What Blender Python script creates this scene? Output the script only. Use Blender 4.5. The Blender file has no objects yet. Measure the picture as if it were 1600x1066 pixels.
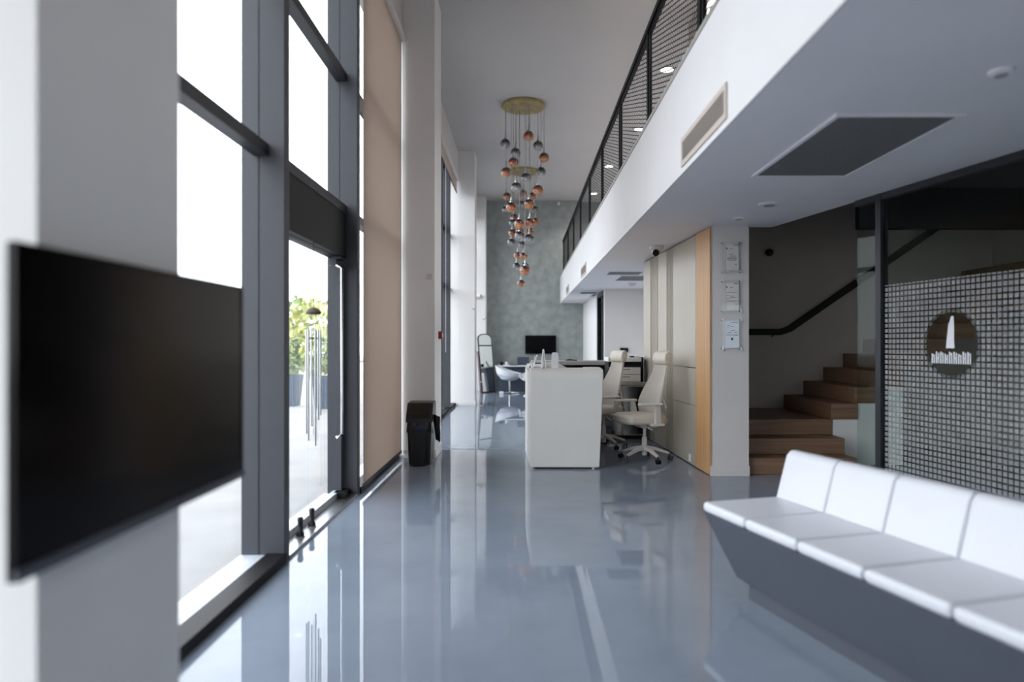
import bpy, bmesh, math, random
from mathutils import Vector, Matrix
random.seed(7)
scene = bpy.context.scene
COL = scene.collection

# ------------------------------------------------------------------ camera
F, VX, VY, CH = 1067.0, 815.0, 538.0, 1.35
cd = bpy.data.cameras.new('camera'); cam = bpy.data.objects.new('camera', cd); COL.objects.link(cam)
cam.location = (0, 0, CH); cam.rotation_euler = (math.radians(90), 0, 0)
cd.sensor_width = 36; cd.lens = F / 1600 * 36
cd.shift_x = -(VX - 800) / 1600; cd.shift_y = (VY - 533) / 1600
cd.clip_start = .05; cd.clip_end = 300
cd.dof.use_dof = True; cd.dof.focus_distance = 8.0; cd.dof.aperture_fstop = 0.88
scene.camera = cam
# ------------------------------------------------------------------ world: an even bright overcast sky
w = bpy.data.worlds.new('overcast_sky'); scene.world = w; w.use_nodes = True
wb = w.node_tree.nodes['Background']
wb.inputs['Color'].default_value = (1.0, 0.982, 0.978, 1); wb.inputs['Strength'].default_value = 5.6
# ------------------------------------------------------------------ colour management
vs = scene.view_settings
scene.display_settings.display_device = 'sRGB'
vs.view_transform = 'Standard'; vs.look = 'None'; vs.gamma = 1.0; vs.exposure = -0.12; vs.use_curve_mapping = False
try:
    cy = scene.cycles
    cy.use_denoising = True; cy.max_bounces = 10; cy.diffuse_bounces = 5; cy.glossy_bounces = 5
    cy.transparent_max_bounces = 24; cy.transmission_bounces = 8; cy.sample_clamp_indirect = 8
    cy.caustics_reflective = False; cy.caustics_refractive = False
except Exception: pass

# ================================================================== materials
def srgb(r, g, b):
    return tuple(((c / 255) / 12.92 if c / 255 <= .04045 else ((c / 255 + .055) / 1.055) ** 2.4) for c in (r, g, b)) + (1,)
def N(nt, t, **kw):
    n = nt.nodes.new(t)
    for k, v in kw.items(): setattr(n, k, v)
    return n
def mat(name, col, rough=.5, metal=0, spec=.5, var=.06, nscale=8, bump=0, bscale=60, coat=0, coords='Object'):
    m = bpy.data.materials.new(name); m.use_nodes = True; nt = m.node_tree
    b = nt.nodes['Principled BSDF']
    tc = N(nt, 'ShaderNodeTexCoord')
    n = N(nt, 'ShaderNodeTexNoise'); n.inputs['Scale'].default_value = nscale; n.inputs['Detail'].default_value = 4
    nt.links.new(tc.outputs[coords], n.inputs['Vector'])
    r = N(nt, 'ShaderNodeValToRGB')
    c = col[:3]
    r.color_ramp.elements[0].position = .3; r.color_ramp.elements[1].position = .7
    r.color_ramp.elements[0].color = tuple(x * (1 - var) for x in c) + (1,)
    r.color_ramp.elements[1].color = tuple(min(1, x * (1 + var)) for x in c) + (1,)
    nt.links.new(n.outputs['Fac'], r.inputs['Fac']); nt.links.new(r.outputs['Color'], b.inputs['Base Color'])
    b.inputs['Roughness'].default_value = rough; b.inputs['Metallic'].default_value = metal
    b.inputs['Specular IOR Level'].default_value = spec
    b.inputs['Coat Weight'].default_value = coat; b.inputs['Coat Roughness'].default_value = .03
    if bump:
        n2 = N(nt, 'ShaderNodeTexNoise'); n2.inputs['Scale'].default_value = bscale; n2.inputs['Detail'].default_value = 5
        nt.links.new(tc.outputs[coords], n2.inputs['Vector'])
        bp = N(nt, 'ShaderNodeBump'); bp.inputs['Strength'].default_value = bump; bp.inputs['Distance'].default_value = .01
        nt.links.new(n2.outputs['Fac'], bp.inputs['Height']); nt.links.new(bp.outputs['Normal'], b.inputs['Normal'])
    return m
def emis(name, col, s):
    m = bpy.data.materials.new(name); m.use_nodes = True; nt = m.node_tree
    b = nt.nodes['Principled BSDF']; b.inputs['Base Color'].default_value = col
    b.inputs['Emission Color'].default_value = col; b.inputs['Emission Strength'].default_value = s
    return m
def thin_glass(name, tint, refl=1.0, rough=0.0):
    m = bpy.data.materials.new(name); m.use_nodes = True; nt = m.node_tree
    nt.nodes.remove(nt.nodes['Principled BSDF']); out = nt.nodes['Material Output']
    t = N(nt, 'ShaderNodeBsdfTransparent'); t.inputs['Color'].default_value = tint
    g = N(nt, 'ShaderNodeBsdfGlossy'); g.inputs['Roughness'].default_value = rough
    lw = N(nt, 'ShaderNodeLayerWeight'); lw.inputs['Blend'].default_value = .5      # Schlick-like, the same from both faces of the pane
    pw_ = N(nt, 'ShaderNodeMath', operation='POWER'); pw_.inputs[1].default_value = 5; nt.links.new(lw.outputs['Facing'], pw_.inputs[0])
    mu = N(nt, 'ShaderNodeMath', operation='MULTIPLY_ADD'); mu.inputs[1].default_value = .6 * refl; mu.inputs[2].default_value = .025 * refl
    mx = N(nt, 'ShaderNodeMixShader')
    nt.links.new(pw_.outputs[0], mu.inputs[0]); nt.links.new(mu.outputs[0], mx.inputs[0])
    nt.links.new(t.outputs[0], mx.inputs[1]); nt.links.new(g.outputs[0], mx.inputs[2]); nt.links.new(mx.outputs[0], out.inputs['Surface'])
    return m
M = {}
M['white'] = mat('white_paint', srgb(232, 230, 228), .6, var=.015, nscale=3, bump=.03, bscale=120)
M['balcony'] = mat('balcony_paint', srgb(220, 218, 219), .6, var=.015, nscale=3, bump=.03, bscale=120)
M['ceil'] = mat('ceiling_paint', srgb(190, 187, 185), .75, var=.02, nscale=1.5)
M['soffit'] = mat('soffit_paint', srgb(240, 238, 242), .7, var=.02, nscale=1.5)
M['taupe'] = mat('pillar_paint', srgb(214, 209, 206), .6, var=.02, nscale=3, bump=.02, bscale=90)
M['plaster'] = mat('grey_green_plaster', srgb(152, 157, 154), .85, var=.16, nscale=4.5, bump=.12, bscale=14)
M['stairwall'] = mat('stairwell_paint', srgb(196, 186, 176), .8, var=.04, nscale=2)
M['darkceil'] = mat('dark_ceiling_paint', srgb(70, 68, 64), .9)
M['frame'] = mat('slate_aluminium', srgb(58, 60, 66), .5, metal=.0, var=.04)
M['framedark'] = mat('charcoal_aluminium', srgb(46, 48, 53), .45, metal=.2, var=.05)
M['black'] = mat('black_powder_coat', srgb(20, 20, 23), .55, spec=.25, var=.1)
M['blackgloss'] = mat('black_gloss', srgb(9, 9, 11), .12, var=.1)
M['screen'] = mat('dark_screen', srgb(6, 6, 8), .16, spec=.22, var=.05)
M['blackplastic'] = mat('black_plastic', srgb(16, 16, 19), .4, var=.2, nscale=20)
M['darkbag'] = mat('black_bag_film', srgb(14, 14, 16), .3, bump=.6, bscale=25)
M['bluebag'] = mat('blue_bag_film', srgb(20, 40, 92), .35, bump=.4, bscale=40)
M['steel'] = mat('brushed_steel', srgb(190, 192, 196), .3, metal=1, var=.05, nscale=40)
M['chrome'] = mat('chrome', srgb(225, 225, 228), .1, metal=1, var=.02)
M['sill'] = mat('pale_stone_sill', srgb(200, 204, 212), .35, var=.05)
M['cabinet'] = mat('beige_lacquer', srgb(186, 177, 163), .22, var=.02, nscale=2)
M['cabinet2'] = mat('beige_ribbed_lacquer', srgb(172, 164, 150), .3, var=.02, nscale=2)
M['seam'] = mat('dark_seam', srgb(52, 48, 44), .8)
M['deskwhite'] = mat('warm_white_surface', srgb(228, 226, 221), .4, var=.015, nscale=4)
M['deskgrey'] = mat('grey_laminate', srgb(168, 164, 158), .4, var=.03)
M['chair'] = mat('greige_mesh_fabric', srgb(186, 178, 169), .8, var=.05, nscale=60, bump=.15, bscale=300)
M['leather'] = mat('greige_leather', srgb(206, 196, 184), .45, var=.03, nscale=12, bump=.05, bscale=150)
M['chairframe'] = mat('off_white_chair_plastic', srgb(212, 208, 204), .4, var=.02)
M['benchgrey'] = mat('slate_grey_lacquer', srgb(74, 78, 88), .5, var=.04, nscale=3)
M['benchwhite'] = mat('white_vinyl', srgb(214, 215, 221), .38, var=.01, nscale=5, bump=.02, bscale=60)
M['navy'] = mat('slate_blue_board', srgb(70, 78, 94), .5, var=.04)
M['sheet'] = mat('certificate_paper', srgb(238, 231, 226), .7, var=.01)
M['paper'] = mat('paper', srgb(226, 226, 230), .7, var=.01)
M['paperblue'] = mat('cool_paper', srgb(236, 236, 246), .7, var=.01)
M['ink'] = mat('grey_ink', srgb(120, 120, 124), .8)
M['inkdark'] = mat('dark_ink', srgb(58, 58, 66), .8)
M['red'] = mat('red_plastic', srgb(138, 24, 34), .35)
M['mirror'] = mat('mirror_glass', srgb(230, 234, 232), .02, metal=1, var=.005)
M['glass'] = thin_glass('window_glass', (.93, .97, 1, 1), 1.0)
M['clearglass'] = thin_glass('partition_glass', (.86, .92, .90, 1), .35)
M['acrylic'] = thin_glass('acrylic', (.97, .98, .98, 1), .7)
M['foliage'] = mat('yellow_green_leaves', srgb(170, 172, 112), .7, var=.35, nscale=3)
M['foliage2'] = mat('green_leaves', srgb(124, 140, 92), .7, var=.35, nscale=3)
M['bark'] = mat('bark', srgb(96, 82, 70), .9, var=.2)
M['pave'] = mat('pale_paving', srgb(150, 148, 148), .8, var=.12, nscale=1.2)
M['kerb'] = mat('kerb_stone', srgb(120, 120, 122), .8, var=.1)
M['planter'] = mat('blue_grey_planter', srgb(66, 80, 100), .5)
M['soil'] = mat('soil', srgb(50, 42, 36), .9)
M['orange'] = mat('amber_sticker', srgb(206, 150, 40), .5)
M['downlight'] = emis('lit_downlight', (1, .98, .95, 1), 9)
M['slat'] = mat('taupe_louvre', srgb(196, 184, 174), .5, var=.02)
M['grilledark'] = mat('grey_filter_mesh', srgb(112, 112, 114), .7, var=.1, nscale=80)
M['ductshade'] = mat('painted_duct_shade', srgb(34, 30, 28), .9)
M['mirrorframe'] = mat('dark_frame', srgb(30, 28, 32), .4)
M['purple'] = mat('plum_board_edge', srgb(74, 50, 62), .5)

# wood
def wood(name, c1, c2, rough=.4, axis='Z', scale=7):
    m = bpy.data.materials.new(name); m.use_nodes = True; nt = m.node_tree; b = nt.nodes['Principled BSDF']
    tc = N(nt, 'ShaderNodeTexCoord'); mp = N(nt, 'ShaderNodeMapping')
    s = {'Z': (scale * 3, scale * 3, .6), 'X': (.6, scale * 3, scale * 3), 'Y': (scale * 3, .6, scale * 3)}[axis]
    mp.inputs['Scale'].default_value = s
    n = N(nt, 'ShaderNodeTexNoise'); n.inputs['Scale'].default_value = 1.6; n.inputs['Detail'].default_value = 6; n.inputs['Distortion'].default_value = .6
    r = N(nt, 'ShaderNodeValToRGB'); r.color_ramp.elements[0].color = c1; r.color_ramp.elements[1].color = c2
    r.color_ramp.elements[0].position = .3; r.color_ramp.elements[1].position = .7
    nt.links.new(tc.outputs['Object'], mp.inputs[0]); nt.links.new(mp.outputs[0], n.inputs['Vector'])
    nt.links.new(n.outputs['Fac'], r.inputs[0]); nt.links.new(r.outputs[0], b.inputs['Base Color'])
    b.inputs['Roughness'].default_value = rough
    return m
M['oak'] = wood('honey_oak', srgb(190, 144, 98), srgb(208, 164, 116), .45)
M['stairwood'] = wood('brown_oak_steps', srgb(112, 84, 64), srgb(140, 108, 84), .45, 'X')

# glossy epoxy floor with slow waviness
def floor_mat():
    m = bpy.data.materials.new('blue_grey_epoxy'); m.use_nodes = True; nt = m.node_tree; b = nt.nodes['Principled BSDF']
    tc = N(nt, 'ShaderNodeTexCoord')
    n = N(nt, 'ShaderNodeTexNoise'); n.inputs['Scale'].default_value = 1.1; n.inputs['Detail'].default_value = 8; n.inputs['Roughness'].default_value = .65
    r = N(nt, 'ShaderNodeValToRGB')
    r.color_ramp.elements[0].position = .3; r.color_ramp.elements[0].color = srgb(122, 132, 148)
    r.color_ramp.elements[1].position = .72; r.color_ramp.elements[1].color = srgb(138, 148, 162)
    nt.links.new(tc.outputs['Object'], n.inputs['Vector']); nt.links.new(n.outputs['Fac'], r.inputs[0]); nt.links.new(r.outputs[0], b.inputs['Base Color'])
    b.inputs['Roughness'].default_value = .012; b.inputs['IOR'].default_value = 1.5
    mp = N(nt, 'ShaderNodeMapping'); mp.inputs['Scale'].default_value = (1.0, 1.0, 1.0)
    n2 = N(nt, 'ShaderNodeTexNoise'); n2.inputs['Scale'].default_value = 2.2; n2.inputs['Detail'].default_value = 2
    bp = N(nt, 'ShaderNodeBump'); bp.inputs['Strength'].default_value = .016; bp.inputs['Distance'].default_value = .02
    nt.links.new(tc.outputs['Object'], mp.inputs[0]); nt.links.new(mp.outputs[0], n2.inputs['Vector'])
    nt.links.new(n2.outputs['Fac'], bp.inputs['Height']); nt.links.new(bp.outputs['Normal'], b.inputs['Normal'])
    return m
M['floor'] = floor_mat()
def blind_mat():
    m = bpy.data.materials.new('beige_screen_fabric'); m.use_nodes = True; nt = m.node_tree
    nt.nodes.remove(nt.nodes['Principled BSDF']); out = nt.nodes['Material Output']
    tc = N(nt, 'ShaderNodeTexCoord'); n = N(nt, 'ShaderNodeTexNoise'); n.inputs['Scale'].default_value = 220
    r = N(nt, 'ShaderNodeValToRGB'); r.color_ramp.elements[0].color = srgb(187, 174, 164); r.color_ramp.elements[1].color = srgb(199, 187, 178)
    nt.links.new(tc.outputs['Object'], n.inputs['Vector']); nt.links.new(n.outputs['Fac'], r.inputs[0])
    d = N(nt, 'ShaderNodeBsdfDiffuse'); t = N(nt, 'ShaderNodeBsdfTranslucent'); mx = N(nt, 'ShaderNodeMixShader'); mx.inputs[0].default_value = .50
    nt.links.new(r.outputs[0], d.inputs[0]); nt.links.new(r.outputs[0], t.inputs[0])
    nt.links.new(d.outputs[0], mx.inputs[1]); nt.links.new(t.outputs[0], mx.inputs[2]); nt.links.new(mx.outputs[0], out.inputs['Surface'])
    return m
M['blind'] = blind_mat()
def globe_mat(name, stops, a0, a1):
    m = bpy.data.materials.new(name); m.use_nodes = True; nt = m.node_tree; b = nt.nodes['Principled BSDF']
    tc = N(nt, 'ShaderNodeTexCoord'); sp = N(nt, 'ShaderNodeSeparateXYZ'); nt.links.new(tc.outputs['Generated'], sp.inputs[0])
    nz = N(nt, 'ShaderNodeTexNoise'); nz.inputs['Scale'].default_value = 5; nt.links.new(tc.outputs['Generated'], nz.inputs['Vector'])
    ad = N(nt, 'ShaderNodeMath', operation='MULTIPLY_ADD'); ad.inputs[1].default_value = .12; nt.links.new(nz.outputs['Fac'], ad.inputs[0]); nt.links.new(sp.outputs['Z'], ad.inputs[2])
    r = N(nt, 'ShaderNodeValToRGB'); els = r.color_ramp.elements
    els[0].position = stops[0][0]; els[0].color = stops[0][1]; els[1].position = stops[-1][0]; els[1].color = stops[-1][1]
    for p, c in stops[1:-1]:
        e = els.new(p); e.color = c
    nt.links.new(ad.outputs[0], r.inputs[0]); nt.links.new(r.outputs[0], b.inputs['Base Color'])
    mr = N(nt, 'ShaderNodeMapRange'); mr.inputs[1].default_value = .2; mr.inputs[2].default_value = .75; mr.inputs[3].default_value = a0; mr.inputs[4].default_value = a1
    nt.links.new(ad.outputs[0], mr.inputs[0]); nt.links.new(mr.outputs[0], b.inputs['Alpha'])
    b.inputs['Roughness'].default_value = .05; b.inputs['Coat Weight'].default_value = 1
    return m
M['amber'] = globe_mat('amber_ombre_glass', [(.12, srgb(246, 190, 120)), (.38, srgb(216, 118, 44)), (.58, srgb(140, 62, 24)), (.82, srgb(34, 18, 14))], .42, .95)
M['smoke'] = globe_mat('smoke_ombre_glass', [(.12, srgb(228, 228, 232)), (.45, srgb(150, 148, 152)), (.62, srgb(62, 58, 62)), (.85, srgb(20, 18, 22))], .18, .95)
M['brass'] = mat('mottled_brass', srgb(168, 150, 104), .45, metal=.3, var=.25, nscale=9)
def film_mat():
    """printed film: a square grid of small white dots, with a clear round window"""
    m = bpy.data.materials.new('dotted_white_film'); m.use_nodes = True; nt = m.node_tree
    nt.nodes.remove(nt.nodes['Principled BSDF']); out = nt.nodes['Material Output']
    tc = N(nt, 'ShaderNodeTexCoord'); sp = N(nt, 'ShaderNodeSeparateXYZ'); nt.links.new(tc.outputs['Object'], sp.inputs[0])
    def mth(op, a, bb=None):
        n = N(nt, 'ShaderNodeMath', operation=op)
        for i, v in enumerate((a, bb)):
            if v is None: continue
            if isinstance(v, (int, float)): n.inputs[i].default_value = v
            else: nt.links.new(v, n.inputs[i])
        return n.outputs[0]
    P = .041
    fx = mth('SUBTRACT', mth('FRACT', mth('DIVIDE', sp.outputs['X'], P)), .5)
    fz = mth('SUBTRACT', mth('FRACT', mth('DIVIDE', sp.outputs['Z'], P)), .5)
    dot = mth('LESS_THAN', mth('MAXIMUM', mth('ABSOLUTE', fx), mth('ABSOLUTE', fz)), .36)
    dx = mth('SUBTRACT', sp.outputs['X'], LOGO[0]); dz = mth('SUBTRACT', sp.outputs['Z'], LOGO[1])
    rad = mth('SQRT', mth('ADD', mth('MULTIPLY', dx, dx), mth('MULTIPLY', dz, dz)))
    fac = mth('MULTIPLY', mth('MULTIPLY', dot, mth('GREATER_THAN', rad, LOGO[2])), .34)
    d = N(nt, 'ShaderNodeBsdfDiffuse'); d.inputs[0].default_value = srgb(225, 225, 228)
    tl = N(nt, 'ShaderNodeBsdfTranslucent'); tl.inputs[0].default_value = srgb(225, 225, 228)
    dm = N(nt, 'ShaderNodeMixShader'); dm.inputs[0].default_value = .35
    t = N(nt, 'ShaderNodeBsdfTransparent'); mx = N(nt, 'ShaderNodeMixShader')
    nt.links.new(d.outputs[0], dm.inputs[1]); nt.links.new(tl.outputs[0], dm.inputs[2])
    nt.links.new(fac, mx.inputs[0]); nt.links.new(t.outputs[0], mx.inputs[1]); nt.links.new(dm.outputs[0], mx.inputs[2])
    nt.links.new(mx.outputs[0], out.inputs['Surface'])
    return m

# ================================================================== mesh helpers
ORG = {}
class MB:
    def __init__(s): s.v = []; s.f = []
    def add(s, vs_, fs):
        o = len(s.v); s.v += [tuple(p) for p in vs_]; s.f += [tuple(i + o for i in f) for f in fs]; return s
    def box(s, x0, x1, y0, y1, z0, z1):
        return s.add([(x0,y0,z0),(x1,y0,z0),(x1,y1,z0),(x0,y1,z0),(x0,y0,z1),(x1,y0,z1),(x1,y1,z1),(x0,y1,z1)],
                     [(0,3,2,1),(4,5,6,7),(0,1,5,4),(1,2,6,5),(2,3,7,6),(3,0,4,7)])
    def prism(s, poly, a0, a1, axis='Z'):
        """polygon in the two other axes (in order X,Y / Y,Z / X,Z) extruded from a0 to a1"""
        n = len(poly)
        def mk(p, a):
            return {'Z': (p[0], p[1], a), 'X': (a, p[0], p[1]), 'Y': (p[0], a, p[1])}[axis]
        vs_ = [mk(p, a0) for p in poly] + [mk(p, a1) for p in poly]
        fs = [tuple(range(n - 1, -1, -1)), tuple(range(n, 2 * n))] + [(i, (i + 1) % n, n + (i + 1) % n, n + i) for i in range(n)]
        return s.add(vs_, fs)
    def hexa(s, lo, hi):
        """two quads (four points each) joined to a closed block"""
        return s.add(list(lo) + list(hi), [(3,2,1,0),(4,5,6,7),(0,1,5,4),(1,2,6,5),(2,3,7,6),(3,0,4,7)])
    def cyl(s, p0, p1, r0, r1=None, n=12, caps=True):
        r1 = r0 if r1 is None else r1
        p0, p1 = Vector(p0), Vector(p1); d = (p1 - p0).normalized()
        a = Vector((0, 0, 1)) if abs(d.z) < .9 else Vector((1, 0, 0))
        u = d.cross(a).normalized(); w_ = d.cross(u)
        vs_ = []
        for p, r in ((p0, r0), (p1, r1)):
            for i in range(n):
                t = 2 * math.pi * i / n; vs_.append(p + u * (r * math.cos(t)) + w_ * (r * math.sin(t)))
        fs = [(i, (i + 1) % n, n + (i + 1) % n, n + i) for i in range(n)]
        if caps: fs += [tuple(range(n - 1, -1, -1)), tuple(range(n, 2 * n))]
        return s.add(vs_, fs)
    def lathe(s, prof, n=24, c=(0, 0, 0)):
        vs_ = []; fs = []
        for r, z in prof:
            for i in range(n):
                t = 2 * math.pi * i / n; vs_.append((c[0] + r * math.cos(t), c[1] + r * math.sin(t), c[2] + z))
        for k in range(len(prof) - 1):
            for i in range(n):
                j = (i + 1) % n; fs.append((k*n+i, k*n+j, (k+1)*n+j, (k+1)*n+i))
        fs.append(tuple(range(n - 1, -1, -1))); m_ = (len(prof) - 1) * n; fs.append(tuple(range(m_, m_ + n)))
        return s.add(vs_, fs)
    def sweep(s, pts, hw, ht, up=(0, 0, 1)):
        """rectangular bar through pts"""
        pts = [Vector(p) for p in pts]; rings = []
        for i, p in enumerate(pts):
            d = (pts[min(i + 1, len(pts) - 1)] - pts[max(i - 1, 0)]).normalized()
            sd = d.cross(Vector(up)).normalized(); u = sd.cross(d).normalized()
            rings.append([p + sd*hw + u*ht, p - sd*hw + u*ht, p - sd*hw - u*ht, p + sd*hw - u*ht])
        vs_ = [q for r in rings for q in r]; fs = [(0, 1, 2, 3), tuple(len(vs_) - 1 - i for i in range(4))]
        for k in range(len(rings) - 1):
            for i in range(4):
                j = (i + 1) % 4; fs.append((k*4+j, k*4+i, (k+1)*4+i, (k+1)*4+j))
        return s.add(vs_, fs)
    def tube(s, pts, r, n=8):
        pts = [Vector(p) for p in pts]; vs_ = []; fs = []; ref = Vector((0.3, 0.2, 1)).normalized()
        for i, p in enumerate(pts):
            d = (pts[min(i + 1, len(pts) - 1)] - pts[max(i - 1, 0)]).normalized()
            u = d.cross(ref)
            if u.length < .05: u = d.cross(Vector((1, 0, 0)))
            u.normalize(); w_ = d.cross(u)
            rr = r[i] if isinstance(r, (list, tuple)) else r
            for k in range(n):
                t = 2 * math.pi * k / n; vs_.append(p + u * (rr * math.cos(t)) + w_ * (rr * math.sin(t)))
        for k in range(len(pts) - 1):
            for i in range(n):
                j = (i + 1) % n; fs.append((k*n+i, k*n+j, (k+1)*n+j, (k+1)*n+i))
        fs.append(tuple(range(n - 1, -1, -1))); m_ = (len(pts) - 1) * n; fs.append(tuple(range(m_, m_ + n)))
        return s.add(vs_, fs)
    def sphere(s, c, r, n=20, m_=12, sx=1, sy=1, sz=1):
        prof = [(r * math.sin(math.pi * k / m_), -r * math.cos(math.pi * k / m_)) for k in range(m_ + 1)]
        vs_ = [(c[0], c[1], c[2] - r * sz)]; fs = []
        for k in range(1, m_):
            for i in range(n):
                t = 2 * math.pi * i / n
                vs_.append((c[0] + prof[k][0] * math.cos(t) * sx, c[1] + prof[k][0] * math.sin(t) * sy, c[2] + prof[k][1] * sz))
        vs_.append((c[0], c[1], c[2] + r * sz)); L = len(vs_) - 1
        for i in range(n):
            j = (i + 1) % n
            fs.append((0, 1 + j, 1 + i)); fs.append((L, 1 + (m_ - 2) * n + i, 1 + (m_ - 2) * n + j))
            for k in range(m_ - 2): fs.append((1 + k*n + i, 1 + k*n + j, 1 + (k+1)*n + j, 1 + (k+1)*n + i))
        return s.add(vs_, fs)
    def grid(s, fn, nu, nv, thick=None, closed_v=False):
        """surface fn(u,v)->point, given a thickness along -normal"""
        me_v = []; me_f = []
        for i in range(nu + 1):
            for j in range(nv + 1): me_v.append(Vector(fn(i / nu, j / nv)))
        idx = lambda i, j: i * (nv + 1) + j
        for i in range(nu):
            for j in range(nv): me_f.append((idx(i, j), idx(i + 1, j), idx(i + 1, j + 1), idx(i, j + 1)))
        if thick:
            nrm = [Vector((0, 0, 0)) for _ in me_v]
            for f in me_f:
                a = (me_v[f[1]] - me_v[f[0]]).cross(me_v[f[3]] - me_v[f[0]])
                for q in f: nrm[q] += a
            o = len(me_v)
            back = [p - n_.normalized() * thick for p, n_ in zip(me_v, nrm)]
            fs = list(me_f) + [tuple(q + o for q in reversed(f)) for f in me_f]
            ring = [idx(i, 0) for i in range(nu + 1)] + [idx(nu, j) for j in range(1, nv + 1)] + [idx(i, nv) for i in range(nu - 1, -1, -1)] + [idx(0, j) for j in range(nv - 1, 0, -1)]
            for a, b in zip(ring, ring[1:] + ring[:1]): fs.append((b, a, a + o, b + o))
            return s.add(me_v + back, fs)
        return s.add(me_v, me_f)
    def build(s, name, m, parent=None, smooth=False, bevel=0, seg=2, local=False, sub=0):
        o = Vector((0, 0, 0))
        if parent is not None and not local: o = ORG.get(parent.name, o)
        me = bpy.data.meshes.new(name); me.from_pydata([tuple(Vector(p) - o) for p in s.v], [], s.f); me.validate()
        bm = bmesh.new(); bm.from_mesh(me); bmesh.ops.recalc_face_normals(bm, faces=bm.faces); bm.to_mesh(me); bm.free()
        me.materials.append(M[m] if isinstance(m, str) else m)
        ob = bpy.data.objects.new(name, me); COL.objects.link(ob)
        if parent is not None: ob.parent = parent; ORG[ob.name] = o.copy() if not local else Vector((0, 0, 0))
        if smooth:
            me.polygons.foreach_set('use_smooth', [True] * len(me.polygons))
            try: me.set_sharp_from_angle(angle=math.radians(40))
            except Exception: pass
        if bevel:
            b = ob.modifiers.new('bevel', 'BEVEL'); b.width = bevel; b.segments = seg; b.limit_method = 'ANGLE'; b.angle_limit = math.radians(35)
            me.polygons.foreach_set('use_smooth', [True] * len(me.polygons))
            wn = ob.modifiers.new('wn', 'WEIGHTED_NORMAL'); wn.keep_sharp = False
        if sub:
            b = ob.modifiers.new('sub', 'SUBSURF'); b.levels = sub; b.render_levels = sub
        return ob
def B(*a): return MB().box(*a)
def tag(o, label, cat, group=None):
    o['label'] = label; o['category'] = cat
    if group: o['group'] = group
    return o
def struct(o, label=None):
    o['kind'] = 'structure'
    if label: o['label'] = label
    return o
def thing(name, label, cat, loc=(0, 0, 0), rz=0, group=None):
    e = bpy.data.objects.new(name, None); COL.objects.link(e); e.location = loc; e.rotation_euler = (0, 0, rz)
    e.empty_display_size = .1; ORG[e.name] = Vector(loc)
    return tag(e, label, cat, group)
def shell(name, loc=(0, 0, 0)):
    e = bpy.data.objects.new(name, None); COL.objects.link(e); e.location = loc; ORG[e.name] = Vector(loc); e['kind'] = 'structure'
    return e
def dup(root, loc, rz=None, label=None):
    r = root.copy(); COL.objects.link(r); r.location = loc
    if rz is not None: r.rotation_euler = (0, 0, rz)
    if label: r['label'] = label
    ORG[r.name] = Vector(loc)
    for ch in list(root.children):
        c = ch.copy(); COL.objects.link(c); c.parent = r
        for g in list(ch.children):
            d = g.copy(); COL.objects.link(d); d.parent = c
    return r
def px(x, y, D):
    return Vector(((x - VX) * D / F, D, CH - (y - VY) * D / F))

# ================================================================== the setting
YB, YF, ZC = -4.0, 20.2, 5.6          # back of hall, far wall, ceiling height
XR = 6.2                              # right outer wall
XG, XI = -1.62, -1.46                 # glazing plane, inner face of the frames
XP = -1.03                            # room face of the pillars
XF, ZS, ZT = 1.15, 2.56, 3.36         # balcony face, soffit, top of the parapet
struct(B(-1.66, XR, YB, YF + .2, -.2, 0).build('floor', 'floor'), 'glossy blue-grey epoxy floor')
struct(B(XP + .01, .085, 8.77, 8.79, 0, .003).build('trim_1', 'steel'), 'thin metal joint strip across the floor')
struct(B(-1.9, XR + .2, YB - .2, YF + .2, ZC, ZC + .2).build('ceiling', 'ceil'), 'grey painted high ceiling')
struct(B(-1.9, XR + .2, YF, YF + .2, 0, ZC).build('wall_far', 'plaster'), 'grey-green mottled plaster end wall')
struct(B(-1.75, -1.40, YB, YF, 5.02, ZC).build('wall_left', 'taupe'), 'painted wall band above the windows')
struct(B(XR, XR + .2, YB, YF, 0, ZC).build('wall_right', 'stairwall'))
for i, (a, b) in enumerate(((1.45, 2.055), (8.09, 8.73), (15.0, 15.65), (19.6, YF))):
    p = struct(B(-1.78, XP, a, b, 0, ZC).build('pillar', 'white'), ('white pillar behind the large television', 'painted pillar behind the black bin', 'bright white pillar beside the rolled-up blind', 'white pillar in the far corner beside the mirror')[i])
    q = MB().box(XP, XP + .012, a - .012, b, 0, .1)
    q.box(-1.40, XP, a - .012, a, 0, .1)
    q.build('skirting', 'white', p)

# ---- window bays
def bay(n, y0, y1, mulls, door=None, sillm='sill'):
    wd = shell('window_%d' % n, (XG, y0, 0))
    yy = [y0] + list(mulls) + [y1]
    for m_ in mulls:
        B(XG - .11, XI, m_, m_ + .09, 0, 5.02).build('mullion', 'frame', wd, bevel=.006)
    for z, nm in ((2.51, 'transom'), (3.69, 'transom'), (4.94, 'head_rail')):
        t = B(XG - .03, XG + .06, y0, y1, z, z + .075).build(nm, 'framedark', wd)
    for i in range(len(yy) - 1):
        a = yy[i] + (.09 if i else 0); b = yy[i + 1]
        if door is not None and i == door:
            zs = ((2.585, 3.69), (3.765, 4.94))
        else:
            zs = ((.05, 2.51), (2.585, 3.69), (3.765, 4.94))
            B(XG + .05, XI + .01, a, b, .0, .06).build('bottom_rail', 'black', wd)
            B(XG - .11, XG + .05, a, b, .0, .05).build('sill', sillm, wd)
        for c, d in zs:
            B(XG - .006, XG + .006, a, b, c, d).build('pane', 'glass', wd)
    return wd
bay(1, YB, 1.45, (-2.2, -.4))
bay(2, 2.055, 8.09, (4.21, 6.08), door=1)
bay(3, 8.73, 15.0, (9.9, 11.2, 12.6, 13.95))
bay(4, 15.65, 19.6, (16.9, 18.3))
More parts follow.
